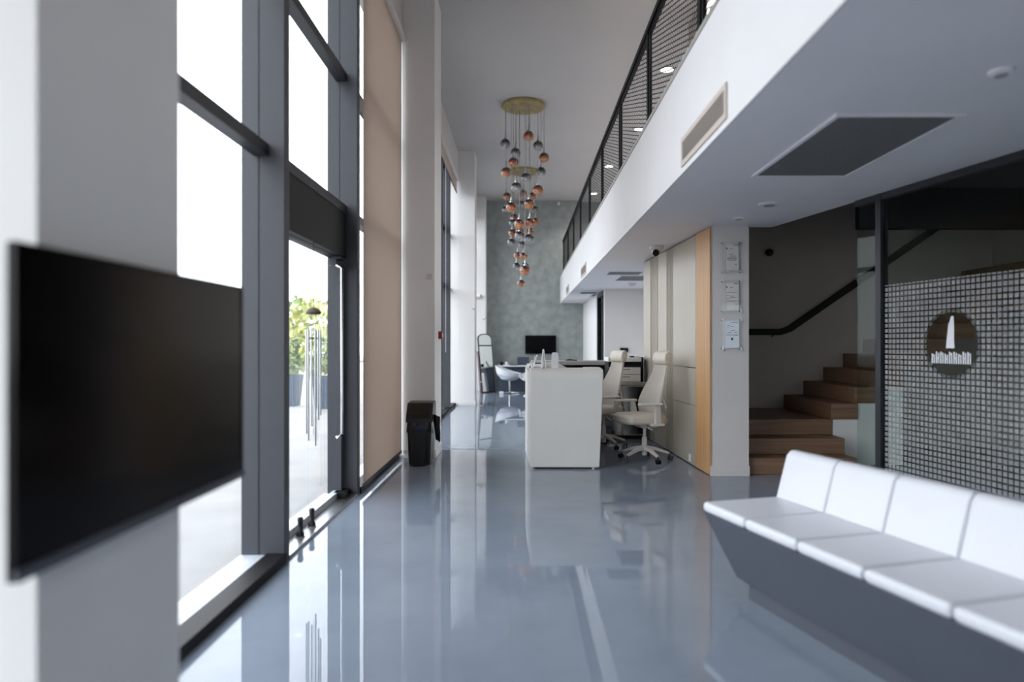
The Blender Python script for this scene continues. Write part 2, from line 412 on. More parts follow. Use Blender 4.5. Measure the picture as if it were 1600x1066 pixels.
# ---- entrance door of the second bay
dr = shell('door_1', (XG, 4.3, 0))
B(XG - .1, XG + .055, 4.30, 6.08, 2.12, 2.51).build('header_box', 'black', dr)
for a, b in ((4.33, 5.17), (5.19, 6.04)):
    lf = B(XG - .008, XG + .008, a, b, .06, 2.12).build('pane', 'glass', dr)
B(XG - .04, XG + .04, 5.98, 6.06, .02, 2.12).build('door_stile', 'frame', dr)
B(XG - .04, XG + .04, 4.30, 4.36, .02, 2.12).build('door_stile', 'frame', dr)
B(XG - .14, XI, 4.30, 6.08, 0, .02).build('threshold', 'steel', dr)
B(XG - .03, XG + .03, 4.33, 6.04, .02, .07).build('bottom_rail', 'sill', dr)
h = MB().tube([(XG + .03, 5.86, .55), (XG + .08, 5.86, .58), (XG + .08, 5.86, 2.0), (XG + .03, 5.86, 2.03)], .014)
h.build('pull_handle', 'chrome', dr, smooth=True)
MB().cyl((XG + .02, 5.92, 2.06), (XG + .1, 5.92, 2.06), .03).build('pivot_hinge', 'black', dr, smooth=True)
B(XG + .0, XG + .1, 5.88, 6.06, .0, .07).build('floor_pivot', 'black', dr)

# ---- balcony: soffit, parapet, coping
poly = [(XF, YB), (4.75, YB), (2.59, 7.07), (2.33, 7.07), (2.33, 9.1), (XR, 9.1), (XR, YF), (XF, YF)]
struct(MB().prism(poly, ZS, 3.33).build('ceiling_soffit', 'soffit'), 'pale grey underside of the balcony')
struct(B(XF - .012, XF, YB, YF, ZS, ZT - .03).build('wall_balcony', 'balcony'), 'white balcony front')
struct(B(XF - .022, XF + .18, YB, YF, ZT - .03, ZT).build('trim_2', 'deskgrey'), 'pale grey coping along the balcony')
ZU = ZC - .04
struct(B(1.72, 4.3, YB, YF, ZU, ZC - .001).build('ceiling_upper', 'white'), 'white ceiling board over the upper floor')
struct(B(4.3, 4.4, YB, YF, 3.3, ZC).build('wall_upper', 'white'), 'upper floor rear wall')
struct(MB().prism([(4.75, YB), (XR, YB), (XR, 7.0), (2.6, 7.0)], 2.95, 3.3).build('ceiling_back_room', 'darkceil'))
struct(B(3.45, XR, 6.98, 7.06, 2.53, 2.95).build('trim_3', 'black'), 'black steel edge over the stair opening')
# ---- right side walls
struct(B(1.945, 2.33, 7.0, 7.5, 0, ZS).build('column', 'taupe'), 'white column with three framed certificates')
struct(B(1.93, 2.335, 6.988, 7.0, 0, .1).build('baseboard_column', 'taupe'))
struct(B(2.2, 2.33, 7.5, 9.0, 0, ZC).build('wall_stair_side', 'stairwall'))
struct(B(2.33, 2.40, 7.0, 9.0, 3.3, ZU).build('wall_lightblock_side', 'stairwall'))  # wall added to keep the downlight spill out of the stairwell
struct(B(2.40, XR, 6.95, 7.05, 3.3, ZU).build('wall_lightblock_front', 'stairwall'))  # added light block across the front of the upper stairwell
struct(B(2.33, XR, 9.0, 9.1, 0, ZC).build('wall_stair_back', 'stairwall'), 'dim wall behind the staircase')
struct(B(1.81, XR, 14.9, 15.05, 0, ZS).build('wall_partition', 'taupe'), 'white wall behind the printer')
struct(B(1.82, 1.95, 16.55, YF, 0, ZS).build('wall_office', 'white'))
d2 = shell('door_2', (1.82, 15.05, 0))
B(1.84, 1.92, 15.05, 15.16, 0, ZS - .1).build('door_jamb', 'white', d2)
B(1.83, 1.93, 16.42, 16.55, 0, ZS - .1).build('door_jamb', 'black', d2)
B(1.83, 1.93, 15.05, 16.55, ZS - .1, ZS).build('lintel', 'frame', d2)
B(1.87, 1.885, 15.16, 16.42, 0.02, ZS - .1).build('pane', 'clearglass', d2)
B(1.86, 1.90, 15.75, 15.80, 0.02, ZS - .1).build('door_stile', 'frame', d2)
struct(B(2.9, 3.0, 9.1, 14.9, 0, ZS).build('wall_recess', 'white'))
# back of the hall
struct(MB().box(-1.75, 2.8, YB - .15, YB, 0, ZC).box(2.8, XR, YB - .15, YB, 2.5, ZC).build('wall_back', 'white'))
wb_ = shell('window_5', (2.8, YB, 0))  # unseen window added to brighten the pier, soffit and stairs
for x in (2.8, 3.9, 5.0, 6.1): B(x, x + .09, YB - .12, YB, 0, 2.5).build('mullion', 'frame', wb_)
for z in (0, 2.4): B(2.8, XR, YB - .1, YB - .02, z, z + .1).build('transom', 'framedark', wb_)
B(2.8, XR, YB - .07, YB - .06, .1, 2.4).build('pane', 'glass', wb_)

# ================================================================== staircase
RS, TR, X5, DN, DW = .17, .27, 3.45, 7.63, 9.0
st = thing('staircase', 'brown wooden staircase turning up beside the white column', 'staircase', (2.33, 7.06, 0))
for k, d in enumerate((7.06, 7.33, 7.63)):
    B(2.335, X5 + .02, d, DW - .003, k * RS, (k + 1) * RS).build('step', 'stairwood', st, bevel=.006)
rise = .18
for k in range(10):
    x = X5 + .26 * k; z = .51 + rise * k
    B(x, x + .30, DN - .02, DW - .003, z + .002, z + rise).build('step', 'stairwood', st, bevel=.006)
sp = [(X5 + .03, 0)]
for k in range(3):
    sp += [(X5 + .26 * k + .03, .51 + rise * k + .14), (X5 + .26 * (k + 1) + .03, .51 + rise * k + .14)]
sp += [(X5 + .81, 0)]
MB().prism(sp, DN + .0, DN + .10, 'Y').build('stringer_wall', 'white', st)
hr = thing('handrail', 'black flat handrail on the wall above the brown stairs', 'handrail', (3.4, 8.9, 1.5))
MB().sweep([(2.34, 8.92, 1.51), (3.38, 8.92, 1.51), (3.50, 8.92, 1.55), (6.0, 8.92, 1.55 + 2.5 * .69)], .02, .042).build('rail', 'black', hr)
for x in (2.6, 3.3, 4.2, 5.2):
    z = 1.51 if x < 3.4 else 1.55 + (x - 3.5) * .69
    MB().cyl((x, 8.92, z - .03), (x, 8.999, z - .06), .01).build('bracket', 'black', hr)
o = MB().sphere((3.25, 8.95, 2.55), .05).cyl((3.25, 9.0, 2.55), (3.25, 8.95, 2.55), .035)
tag(o.build('wall_camera', 'blackplastic', smooth=True), 'small black round camera high on the stair wall', 'camera')

# ================================================================== glass partition with dotted film
GA = Vector((3.972 - .195 * 5.78, 5.78, 0)); gd = Vector((.195, -1, 0)).normalized()
GL = 6.2; ga = math.atan2(gd.y, gd.x)
def gpos(D): return (D - 5.78) / gd.y
LOGO = (gpos(4.815), 1.352, .225)
M['film'] = film_mat()
gp = shell('wall_glass', tuple(GA)); gp.rotation_euler = (0, 0, ga); gp['label'] = 'glass partition with white dotted film and round emblem'
tpost = gpos(5.5)
B(tpost - .03, tpost + .03, -.035, .035, 0, ZS).build('post', 'framedark', gp, local=True)
B(0, GL, -.03, .03, ZS - .05, ZS + .001).build('top_rail', 'framedark', gp, local=True)
B(tpost, GL, -.025, .025, 0, .06).build('bottom_rail', 'framedark', gp, local=True)
B(0, tpost - .03, -.006, .006, .02, ZS - .05).build('pane', 'clearglass', gp, local=True)
for a, b in ((tpost + .03, 2.2), (2.21, 4.2), (4.21, GL)):
    B(a, b, -.006, .006, .06, ZS - .05).build('pane', 'clearglass', gp, local=True)
fm = B(tpost + .04, GL, -.0075, -.0065, .07, 1.82).build('dotted_film', 'film', gp, local=True)
lg = MB(); lx, lz, lr = LOGO      # emblem: a slim tower above a band of lettering
Y0, Y1 = -.0105, -.008
sgn = -1
e = MB()
e.prism([(lx + .025, lz + .195), (lx + .005, lz + .195), (lx - .02, lz + .13), (lx - .035, lz + .02), (lx - .04, lz - .03), (lx + .035, lz - .03), (lx + .03, lz + .02), (lx + .03, lz + .13)], Y0, Y1, 'Y')
e.build('emblem_tower', 'paper', gp, local=True)
e = MB()
for k in range(9):
    x = lx - .17 + k * .039
    hh = .085 if k % 3 else .07
    e.box(x, x + .012, Y0, Y1, lz - .14, lz - .14 + hh); e.box(x + .02, x + .03, Y0, Y1, lz - .14, lz - .14 + hh * .9)
    e.box(x, x + .03, Y0, Y1, lz - .14 + hh * (.35 if k % 2 else .7), lz - .125 + hh * (.35 if k % 2 else .7))
e.build('emblem_lettering', 'paper', gp, local=True)
ri = MB()
for i in range(48):
    a, b = 2 * math.pi * i / 48, 2 * math.pi * (i + 1) / 48
    q = [(lx + math.cos(t) * r_, lz + math.sin(t) * r_) for r_, t in ((lr + .02, a), (lr + .02, b), (lr, b), (lr, a))]
    ri.prism(q, Y0, Y1, 'Y')
M['filmring'] = thin_glass('frosted_ring', (.80, .82, .82, 1), .6, .3)
ri.build('emblem_ring', 'filmring', gp, local=True)

# ================================================================== built-in cupboard wall (slightly turned)
cw0 = Vector((1.925, 6.99, 0)); cw1 = Vector((1.785, 10.0, 0)); cdir = (cw1 - cw0).normalized(); cang = math.atan2(cdir.y, cdir.x); CL = (cw1 - cw0).length
cu = thing('built_in_cupboard', 'tall beige cupboard wall with an oak end panel behind the office chairs', 'cupboard', tuple(cw0), cang)
def cB(a, b, d0, d1, z0, z1): return B(a, b, d0, d1, z0, z1)   # local: x along the wall, +y into the room
cB(.53, CL, -.24, -.02, 0, ZS - .005).build('carcass', 'seam', cu, local=True)
cB(.002, .475, -.018, .0, .012, ZS - .01).build('oak_panel', 'oak', cu, local=True)
edges = [.478, 1.40, 1.70, 2.15, 2.57, CL]
mats_ = ['cabinet', 'cabinet2', 'cabinet', 'cabinet2', 'cabinet']
for k in range(5):
    a, b = edges[k] + .004, edges[k + 1] - (.004 if k != 2 else .012)
    if k == 0:
        for z0, z1 in ((.012, .67), (.675, 1.085), (1.095, ZS - .02)):
            cB(a, b, -.02, 0, z0, z1).build('door_panel', mats_[k], cu, local=True)
        cB(a + .25, b - .02, 0, .008, 1.083, 1.092).build('edge_pull', 'steel', cu, local=True)
    else:
        dp = cB(a, b, -.02, 0 if k % 2 == 0 else -.006, .012, ZS - .02).build('door_panel', mats_[k], cu, local=True)
        if k % 2:
            for j in range(5):
                x = a + (b - a) * (j + .5) / 5
                cB(x - .012, x + .012, -.006, .0, .02, ZS - .03).build('rib', mats_[k], dp, local=True)
so = thing('wall_socket', 'white socket plate low on the cupboard wall beside the oak panel', 'socket', (1.89, 7.64, .08), cang)
B(-.04, .04, 0.001, .012, -.04, .04).build('plate', 'paper', so, local=True, bevel=.004)
B(-.018, .018, .012, .016, -.015, .015).build('cover', 'deskwhite', so, local=True)
dc = thing('dome_camera', 'white dome security camera on the soffit above the cupboard', 'camera', (1.66, 8.4, ZS))
MB().lathe([(.085, 0), (.09, -.012), (.08, -.04), (.05, -.05)], 24, (1.66, 8.4, ZS)).build('mount', 'chairframe', dc, smooth=True)
MB().sphere((1.66, 8.39, ZS - .065), .062).build('dome', 'chairframe', dc, smooth=True)
MB().cyl((1.645, 8.345, ZS - .085), (1.635, 8.32, ZS - .1), .04).build('lens', 'black', dc, smooth=True)

# ================================================================== certificates on the column
def certificate(z0, z1, label, pm, kind):
    c = thing('certificate_frame', label, 'certificate', (2.145, 7.0, z0), 0, 'certificates on the white column')
    x0, x1 = 2.047, 2.244
    B(x0, x1, 6.972, 6.976, z0, z1).build('acrylic_plate', 'acrylic', c)
    pp = B(x0 + .03, x1 - .02, 6.978, 6.980, z0 + .012, z1 - .015).build('paper_sheet', pm, c)
    for x in (x0 + .006, x1 - .006):
        for z in (z0 + .006, z1 - .006):
            MB().cyl((x, 6.962, z), (x, 7.0, z), .011, n=10).build('standoff', 'steel', c, smooth=True)
    t = MB(); yA, yB = 6.9765, 6.9778; H = z1 - z0
    a, b = x0 + .036, x1 - .026
    if kind < 2:      # thin ruled border
        for q in ((a, b, z1 - .024, z1 - .0225), (a, b, z0 + .02, z0 + .0215)): t.box(q[0], q[1], yA, yB, q[2], q[3])
        for x in (a, b - .0015): t.box(x, x + .0015, yA, yB, z0 + .02, z1 - .0225)
    t.box(b - .05, b - .004, yA, yB, z1 - .034, z1 - .027)
    rows = {0: [(.22, .35, .5), (.4, .3, .6), (.46, .35, .8), (.52, .15, .85), (.56, .1, .9), (.6, .2, .8), (.74, .7, .85)],
            1: [(.22, .35, .55), (.38, .1, .9), (.48, .1, .25), (.5, .35, .6), (.54, .35, .85), (.58, .1, .3), (.66, .08, .95), (.76, .75, .92)],
            2: [(.1, .35, .75), (.2, .12, .3), (.24, .35, .6), (.28, .12, .25), (.38, .4, .7), (.44, .15, .45), (.44, .65, .88), (.52, .05, .95), (.54, .7, .95)]}[kind]
    for fz, u, v in rows:
        z = z1 - fz * H
        t.box(a + (b - a) * u, a + (b - a) * v, yA, yB, z - .003, z + .002)
    t.build('print', 'ink', pp)['kind'] = 'stuff'
    s_ = MB()
    if kind == 2: s_.prism([((a + b) / 2 + .013 * math.cos(i * math.pi / 4), z1 - .66 * H + .013 * math.sin(i * math.pi / 4)) for i in range(8)], yA, yB, 'Y')
    else: s_.prism([(a + .014 + .007 * math.cos(i * math.pi / 4), z1 - .21 * H + .008 * math.sin(i * math.pi / 4)) for i in range(8)], yA, yB, 'Y')
    s_.build('seal', 'inkdark', pp)
certificate(2.085, 2.393, 'topmost framed certificate on the white column', 'sheet', 0)
certificate(1.685, 2.0, 'middle framed certificate on the white column', 'sheet', 1)
certificate(1.300, 1.605, 'lowest framed certificate with a dark round seal on the white column', 'paperblue', 2)

# ================================================================== things on the balcony front and soffit
def wall_grille(y0, y1, label, n):
    g = thing('air_grille', label, 'air vent', (XF, (y0 + y1) / 2, 2.6), 0, 'air grilles along the balcony front')
    x1 = XF - .012; x0 = x1 - .012; a, b = 2.60, 2.80; m_ = .035
    fr = MB()
    fr.box(x0, x1, y0, y1, a, a + m_).box(x0, x1, y0, y1, b - m_, b).box(x0, x1, y0, y0 + m_, a + m_, b - m_).box(x0, x1, y1 - m_, y1, a + m_, b - m_)
    fr.build('frame', 'slat', g)
    B(x1 - .003, x1 - .001, y0 + m_, y1 - m_, a + m_, b - m_).build('shade_plate', 'ductshade', g)  # flat dark plate, its colour stands in for shade behind the slats
    hz = (b - a - 2 * m_) / n
    for k in range(n):
        z = a + m_ + hz * (k + .3)
        MB().hexa([(x0 + .001, y0 + m_, z), (x0 + .001, y1 - m_, z), (x1 - .004, y1 - m_, z - hz * .1), (x1 - .004, y0 + m_, z - hz * .1)],
                  [(x0 + .001, y0 + m_, z + hz * .24), (x0 + .001, y1 - m_, z + hz * .24), (x1 - .004, y1 - m_, z + hz * .05), (x1 - .004, y0 + m_, z + hz * .05)]).build('slat', 'slat', g)
wall_grille(3.77, 4.83, 'large louvred air vent on the white balcony front', 9)
wall_grille(12.0, 13.0, 'smaller-looking louvred vent further along the white balcony front', 6)
wall_grille(16.4, 17.3, 'smallest-looking louvred vent at the far end of the balcony front', 6)
def soffit_grille(x0, x1, y0, y1, label):
    g = thing('ceiling_grille', label, 'air vent', ((x0 + x1) / 2, (y0 + y1) / 2, ZS), 0, 'air grilles in the soffit')
    z1, z0, m_ = ZS, ZS - .012, .025
    fr = MB().box(x0, x1, y0, y0 + m_, z0, z1).box(x0, x1, y1 - m_, y1, z0, z1).box(x0, x0 + m_, y0 + m_, y1 - m_, z0, z1).box(x1 - m_, x1, y0 + m_, y1 - m_, z0, z1)
    fr.build('frame', 'soffit', g)
    B(x0 + m_, x1 - m_, y0 + m_, y1 - m_, z0 + .006, z1 - .001).build('filter_panel', 'grilledark', g)
soffit_grille(1.65, 2.33, 3.58, 4.90, 'big dark square return vent in the soffit above the white bench')
soffit_grille(1.44, 2.05, 11.3, 11.85, 'narrow grey vent in the soffit past the cupboard, nearer of two')
soffit_grille(1.74, 2.5, 12.0, 12.95, 'wide grey vent in the soffit just behind the narrow one')
soffit_grille(1.36, 1.78, 15.7, 16.25, 'narrow grey vent in the soffit near the far office door')
soffit_grille(1.70, 2.1, 16.4, 17.2, 'wide grey vent at the far end of the soffit')
def round_fix(name, x, y, r, hgt, label, cat, m_='soffit'):
    c = thing(name, label, cat, (x, y, ZS))
    MB().lathe([(r, 0), (r * .98, -hgt * .5), (r * .7, -hgt)], 24, (x, y, ZS)).build('rim', m_, c, smooth=True)
    MB().lathe([(r * .55, -hgt), (r * .5, -hgt - .006)], 20, (x, y, ZS)).build('centre', 'deskgrey', c, smooth=True)
round_fix('smoke_detector', 2.19, 13.5, .09, .045, 'white smoke detector behind the soffit vents', 'smoke detector', 'chairframe')
round_fix('ceiling_speaker', 2.13, 5.88, .09, .015, 'round grey speaker in the soffit beyond the big dark vent', 'speaker')
round_fix('ceiling_sensor', 2.08, 6.54, .06, .015, 'small round sensor in the soffit above the certificate column', 'sensor')
round_fix('ceiling_sprinkler', 2.12, 3.02, .05, .02, 'small round sprinkler in the soffit nearest the camera', 'sprinkler')

# ================================================================== balcony railing
rl = thing('balcony_railing', 'black balcony railing with expanded metal mesh panels', 'railing', (XF + .05, 4.55, ZT))
pitch = 1.865; ks = list(range(-4, 9)); RX = XF + .05; RT = ZT + .96
def strand(mb, y0, z0, y1, z1, hw=.0012, ht=.0046):
    d = Vector((0, y1 - y0, z1 - z0)).normalized(); nn = Vector((0, -d.z, d.y)) * ht
    a, b = Vector((0, y0, z0)), Vector((0, y1, z1)); hx = Vector((hw, 0, 0))
    mb.hexa([a - nn - hx, a + nn - hx, a + nn + hx, a - nn + hx], [b - nn - hx, b + nn - hx, b + nn + hx, b - nn + hx])
pw, phh = pitch - .18, .84
mp_ = MB(); k = 3.1; stp = .13       # diamond mesh: dy/dz = k
for sg in (1, -1):
    y = -phh * k
    while y < pw + phh * k:
        # line y(z) = y + sg*k*z, clipped to the panel
        za, zb = 0.0, phh
        ya, yb = (y, y + k * phh) if sg > 0 else (y, y - k * phh)
        pts = []
        lo, hi = 0.0, 1.0
        dy = yb - ya
        t0, t1 = (0 - ya) / dy, (pw - ya) / dy
        if t0 > t1: t0, t1 = t1, t0
        lo, hi = max(0, t0), min(1, t1)
        if hi - lo > .02: strand(mp_, ya + dy * lo, phh * lo, ya + dy * hi, phh * hi)
        y += stp
mesh_proto = None
for k_ in ks:
    y = 4.55 + pitch * k_
    po = B(RX - .02, RX + .02, y - .025, y + .025, ZT, RT + .015).build('post', 'black', rl)
    B(RX - .035, RX + .035, y - .04, y + .04, ZT, ZT + .012).build('base_plate', 'black', po)
    if k_ == ks[-1]: continue
    for yy in (y + .065, y + pitch - .065):
        B(RX - .012, RX + .012, yy - .014, yy + .014, ZT + .03, RT - .06).build('panel_stile', 'black', rl)
    B(RX - .012, RX + .012, y + .05, y + pitch - .05, ZT + .035, ZT + .06).build('panel_rail', 'black', rl)
    B(RX - .012, RX + .012, y + .05, y + pitch - .05, RT - .085, RT - .06).build('panel_rail', 'black', rl)
    if mesh_proto is None:
        mesh_proto = mp_.build('mesh_panel', 'black', rl, local=True); mo = mesh_proto
    else:
        mo = mesh_proto.copy(); COL.objects.link(mo); mo.parent = rl
    mo.location = (0, (y + .09) - 4.55, .05); mo['kind'] = 'stuff'
B(RX - .03, RX + .03, YB, 4.55 + pitch * ks[-1] + .1, RT - .05, RT).build('handrail', 'black', rl)
def downlight(x, y, label):
    t = thing('downlight', label, 'downlight', (x, y, ZU), 0, 'downlights over the upper floor')
    MB().lathe([(.12, 0), (.115, -.012), (.10, -.015)], 24, (x, y, ZU)).build('rim', 'paper', t, smooth=True)
    MB().lathe([(.095, -.012), (.095, -.017)], 24, (x, y, ZU)).build('diffuser', 'downlight', t, smooth=True)
    l = bpy.data.lights.new('downlight_lamp', 'SPOT'); l.energy = 130; l.spot_size = math.radians(140); l.spot_blend = .5; l.shadow_soft_size = .09; l.color = (1, .97, .93)
    o = bpy.data.objects.new('lamp', l); COL.objects.link(o); o.parent = t; o.location = (0, 0, -.03)
for k_, lab in enumerate(('nearest lit round downlight seen through the balcony mesh', 'second lit round downlight seen through the balcony mesh', 'third lit round downlight seen through the balcony mesh', 'farthest lit round downlight seen through the balcony mesh')):
    y = (F * (ZU - CH)) / (VY - (108, 201, 259, 302)[k_]); downlight(((1042, 999, 952, 928)[k_] - VX) * y / F, y, lab)
downlight(2.05, 7.9, 'downlight over the upper floor, hidden behind the balcony front')
downlight(2.15, 5.0, 'downlight over the upper floor above the large louvred vent')

# ================================================================== chandeliers
near_balls = [(287,243,'a'),(165,284,'s'),(336,295,'s'),(218,332,'s'),(367,356,'a'),(208,380,'a'),(169,432,'a'),(351,431,'s'),(222,510,'s'),(336,524,'a'),
              (196,613,'a'),(290,597,'a'),(238,701,'a'),(293,696,'a'),(240,764,'s'),(290,778,'s'),(268,943,'a'),(274,461,'s')]
far_balls = [(173,556,'a'),(258,541,'a'),(168,626,'s'),(210,668,'a'),(318,626,'s'),(322,686,'a'),(202,747,'a'),(294,741,'a'),(197,796,'s'),(252,810,'s'),
             (224,921,'s'),(268,921,'s'),(247,1010,'a'),(305,556,'a'),(249,600,'s'),(229,865,'a'),(261,868,'a'),(240,737,'a'),(205,695,'s')]
GP = {}
def chandelier(cx, D, R, balls, label, brad):
    c = thing('chandelier', label, 'chandelier', (cx, D, ZC), 0, 'chandeliers down the middle of the hall')
    MB().lathe([(R * .98, 0), (R, -.01), (R, -.05), (R * .985, -.06)], 48, (cx, D, ZC)).build('canopy', 'brass', c, smooth=True)
    rnd = random.Random(len(balls))
    for (bx, by, kd) in balls:
        pxx, pyy = 740 + .3 * bx, 140 + .3 * by
        x0 = (pxx - VX) * D / F - cx
        ymax = math.sqrt(max(.0, (R * .9) ** 2 - min(abs(x0), R * .88) ** 2))
        dy = rnd.uniform(-ymax, ymax) * .8
        p = px(pxx, pyy, D + dy)
        key = (kd, brad)
        if key not in GP:
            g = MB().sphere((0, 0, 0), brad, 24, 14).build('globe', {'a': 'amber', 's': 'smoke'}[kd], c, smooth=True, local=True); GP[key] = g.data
        else:
            g = bpy.data.objects.new('globe', GP[key]); COL.objects.link(g); g.parent = c
        g.location = p - Vector((cx, D, ZC))
        tp = ZC - .055 - p.z
        q = MB().lathe([(.028, -.02), (.028, .015), (.012, .03), (.012, .09), (.005, .1)], 10, (0, 0, brad)).build('cap', 'steel', g, smooth=True, local=True)
        q = MB().cyl((0, 0, brad + .1), (0, 0, tp), .0045, n=6).build('cable', 'deskgrey', g, local=True)
        q = MB().lathe([(.03, -.03), (.034, 0), (.02, .045)], 12, (0, 0, 0)).build('bulb', 'paper', g, smooth=True, local=True)
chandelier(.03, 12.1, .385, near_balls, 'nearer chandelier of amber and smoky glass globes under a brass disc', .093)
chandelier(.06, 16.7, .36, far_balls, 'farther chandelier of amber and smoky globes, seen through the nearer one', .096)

# ================================================================== roller blinds
def blind(y0, y1, zb, label):
    b = thing('roller_blind', label, 'blind', (-1.42, y0, zb), 0, 'roller blinds on the street windows')
    MB().cyl((-1.41, y0 - .02, 4.97), (-1.41, y1 + .02, 4.97), .045, n=20).build('roller_tube', 'taupe', b, smooth=True)
    B(-1.43, -1.3975, y0 - .03, y1 + .02, 4.95, 5.02).build('cassette', 'cabinet2', b)
    B(-1.4215, -1.4185, y0, y1, zb, 4.96).build('fabric', 'blind', b)
    B(-1.428, -1.412, y0, y1, zb - .03, zb).build('bottom_bar', 'framedark', b)
    MB().tube([(-1.40, y1 + .01, 4.9), (-1.40, y1 + .01, 3.0), (-1.40, y1 + .01, 1.2)], .003, 6).build('bead_chain', 'paper', b)
blind(-3.95, -.45, .10, 'unseen beige roller blind added at the back of the hall to block light')  # added out of view to cut window light from behind the camera
blind(6.13, 8.06, .10, 'long beige roller blind pulled down to the floor beside the door')
blind(8.80, 12.6, 4.68, 'beige roller blind rolled up, nearer half above the far windows')
blind(12.65, 14.93, 4.68, 'beige roller blind rolled up, next to the bright white pillar')

# ================================================================== big television on the first pillar
tv = thing('wall_television', 'large black television mounted on the pillar beside the window', 'television', (-1.03, 1.87, .88))
y0, y1, z0, z1 = 1.329, 2.416, .882, 1.552
B(-1.005, -.992, y0, y1, z0, z1).build('housing', 'screen', tv, bevel=.004)
fr = MB(); q = .012
fr.box(-.992, -.985, y0, y1, z1 - q, z1).box(-.992, -.985, y0, y1, z0 + .026, z0 + .03).box(-.992, -.985, y0, y0 + q, z0 + .03, z1 - q).box(-.992, -.985, y1 - q, y1, z0 + .03, z1 - q)
fr.build('bezel', 'screen', tv)
B(-.992, -.988, y0 + q, y1 - q, z0 + .03, z1 - q).build('screen', 'screen', tv)
B(-.992, -.978, y0, y1, z0, z0 + .026).build('trim_strip', 'benchgrey', tv, bevel=.004)
B(-1.03, -1.005, 1.65, 2.0, 1.1, 1.35).build('wall_bracket', 'black', tv)

# ================================================================== waiting bench
bl = thing('waiting_bench', 'white upholstered waiting bench on a slate-grey angled base', 'bench', (1.01, 3.82, 0), math.atan2(-.961, .276))
L, W = 6 * .395, .66
MB().hexa([(.20, .09, .10), (L - .2, .09, .10), (L - .2, .57, .10), (.20, .57, .10)], [(0, 0.004, .415), (L, 0.004, .415), (L, W, .415), (0, W, .415)]).build('base', 'benchgrey', bl, local=True, bevel=.004)
B(.26, L - .26, .13, .53, 0, .10).build('plinth', 'benchgrey', bl, local=True)
for k in range(6):
    a, b = k * .395 + .001, (k + 1) * .395 - .001
    B(a, b, 0, .50, .415, .472).build('seat_cushion', 'benchwhite', bl, local=True, bevel=.022, seg=4)
    MB().prism([(.465, .43), (.545, .705), (.57, .735), (.625, .735), (.655, .43)], a, b, 'X').build('back_cushion', 'benchwhite', bl, local=True, bevel=.016, seg=3)

# ================================================================== reception desk
rd = thing('reception_desk', 'pale reception desk with a folded end panel and curved customer side', 'desk', (.09, 7.385, 0))
yf, zt, r_, th = 7.385, 1.08, .11, .055
def prof(off):
    pts = [(yf + off, .015)]
    rr = r_ - off
    for i in range(9):
        t = math.pi - (math.pi / 2) * i / 8
        pts.append((yf + r_ + rr * math.cos(t), zt - r_ + rr * math.sin(t)))
    pts.append((yf + .48, zt - off)); return pts
outer, inner = prof(0), prof(th)
n = len(outer)
def xr_(z): return .845 + .045 * max(0, z) / 1.08
mb = MB(); vs_ = []
for pr in (outer, inner):
    for (y, z) in pr: vs_.append((.092, y, z)); vs_.append((xr_(z), y, z))
fs = []
for i in range(n - 1):
    a = 2 * i; fs.append((a, a + 1, a + 3, a + 2)); b = 2 * n + a; fs.append((b, b + 2, b + 3, b + 1))
    fs.append((a, a + 2, b + 2, b)); fs.append((a + 1, b + 1, b + 3, a + 3))
fs.append((0, 2 * n, 2 * n + 1, 1)); a = 2 * (n - 1); fs.append((a, a + 1, 2 * n + a + 1, 2 * n + a))
mb.add(vs_, fs); mb.build('end_panel', 'deskwhite', rd, bevel=.012, seg=3)
# curved customer-side panel
cs = []
for i in range(15):
    t = i / 14; y = 7.42 + 3.5 * t; x = .10 - .05 * math.sin(math.pi * min(1, t * 1.2) * .9) ; cs.append((x, y))
mb = MB()
mb.prism(cs + [(x + .05, y) for x, y in reversed(cs)], .0, 1.04)
mb.build('customer_panel', 'deskwhite', rd, smooth=True)
B(.14, .70, 7.86, 10.9, .70, .74).build('worktop', 'deskgrey', rd)
B(.16, .18, 7.5, 10.85, 0, .06).build('kick_board', 'black', rd)
for x in (.12, .78): MB().cyl((x, 7.42, 0), (x, 7.42, .02), .025).build('levelling_foot', 'steel', rd)
B(.14, .55, 7.84, 10.9, 1.03, 1.065).build('counter_top', 'deskgrey', rd)
fc = thing('return_counter', 'long pale counter top running behind the chairs beyond the reception desk', 'counter', (.9, 11.2, 0))
B(.16, 1.62, 10.95, 11.5, 1.015, 1.08).build('top', 'deskgrey', fc, bevel=.006)
B(.16, .22, 11.0, 11.45, 0, 1.015).build('side_panel', 'deskwhite', fc)
B(1.5, 1.56, 11.0, 11.45, 0, 1.015).build('side_panel', 'deskwhite', fc)
B(.22, 1.5, 11.38, 11.42, .0, 1.015).build('back_panel', 'navy', fc)  # solid panel carried to the floor to darken the space behind the desk
B(.22, 1.5, 11.0, 11.38, .70, .73).build('lower_shelf', 'deskgrey', fc)

# things on the desk
ZD = 1.08
s1 = thing('sign_stand', 'rounded white sign stand on the near end of the reception desk', 'sign stand', (.375, 7.7, ZD))
MB().prism([(.335, ZD), (.415, ZD), (.418, ZD + .10), (.412, ZD + .165), (.40, ZD + .178), (.352, ZD + .178), (.34, ZD + .165), (.334, ZD + .10)], 7.68, 7.70, 'Y').build('panel', 'paper', s1, bevel=.004)
B(.335, .415, 7.66, 7.74, ZD, ZD + .006).build('foot', 'paper', s1)
s2 = thing('tent_sign', 'slim pointed white tent sign seen edge-on on the reception desk', 'sign stand', (.24, 7.72, ZD))
MB().prism([(.218, ZD), (.238, ZD), (.248, ZD + .20), (.244, ZD + .215), (.238, ZD + .20)], 7.62, 7.82, 'Y').build('leaf', 'paper', s2)
MB().prism([(.256, ZD), (.276, ZD), (.254, ZD + .20), (.246, ZD + .215), (.248, ZD + .19)], 7.62, 7.82, 'Y').build('leaf', 'paper', s2)
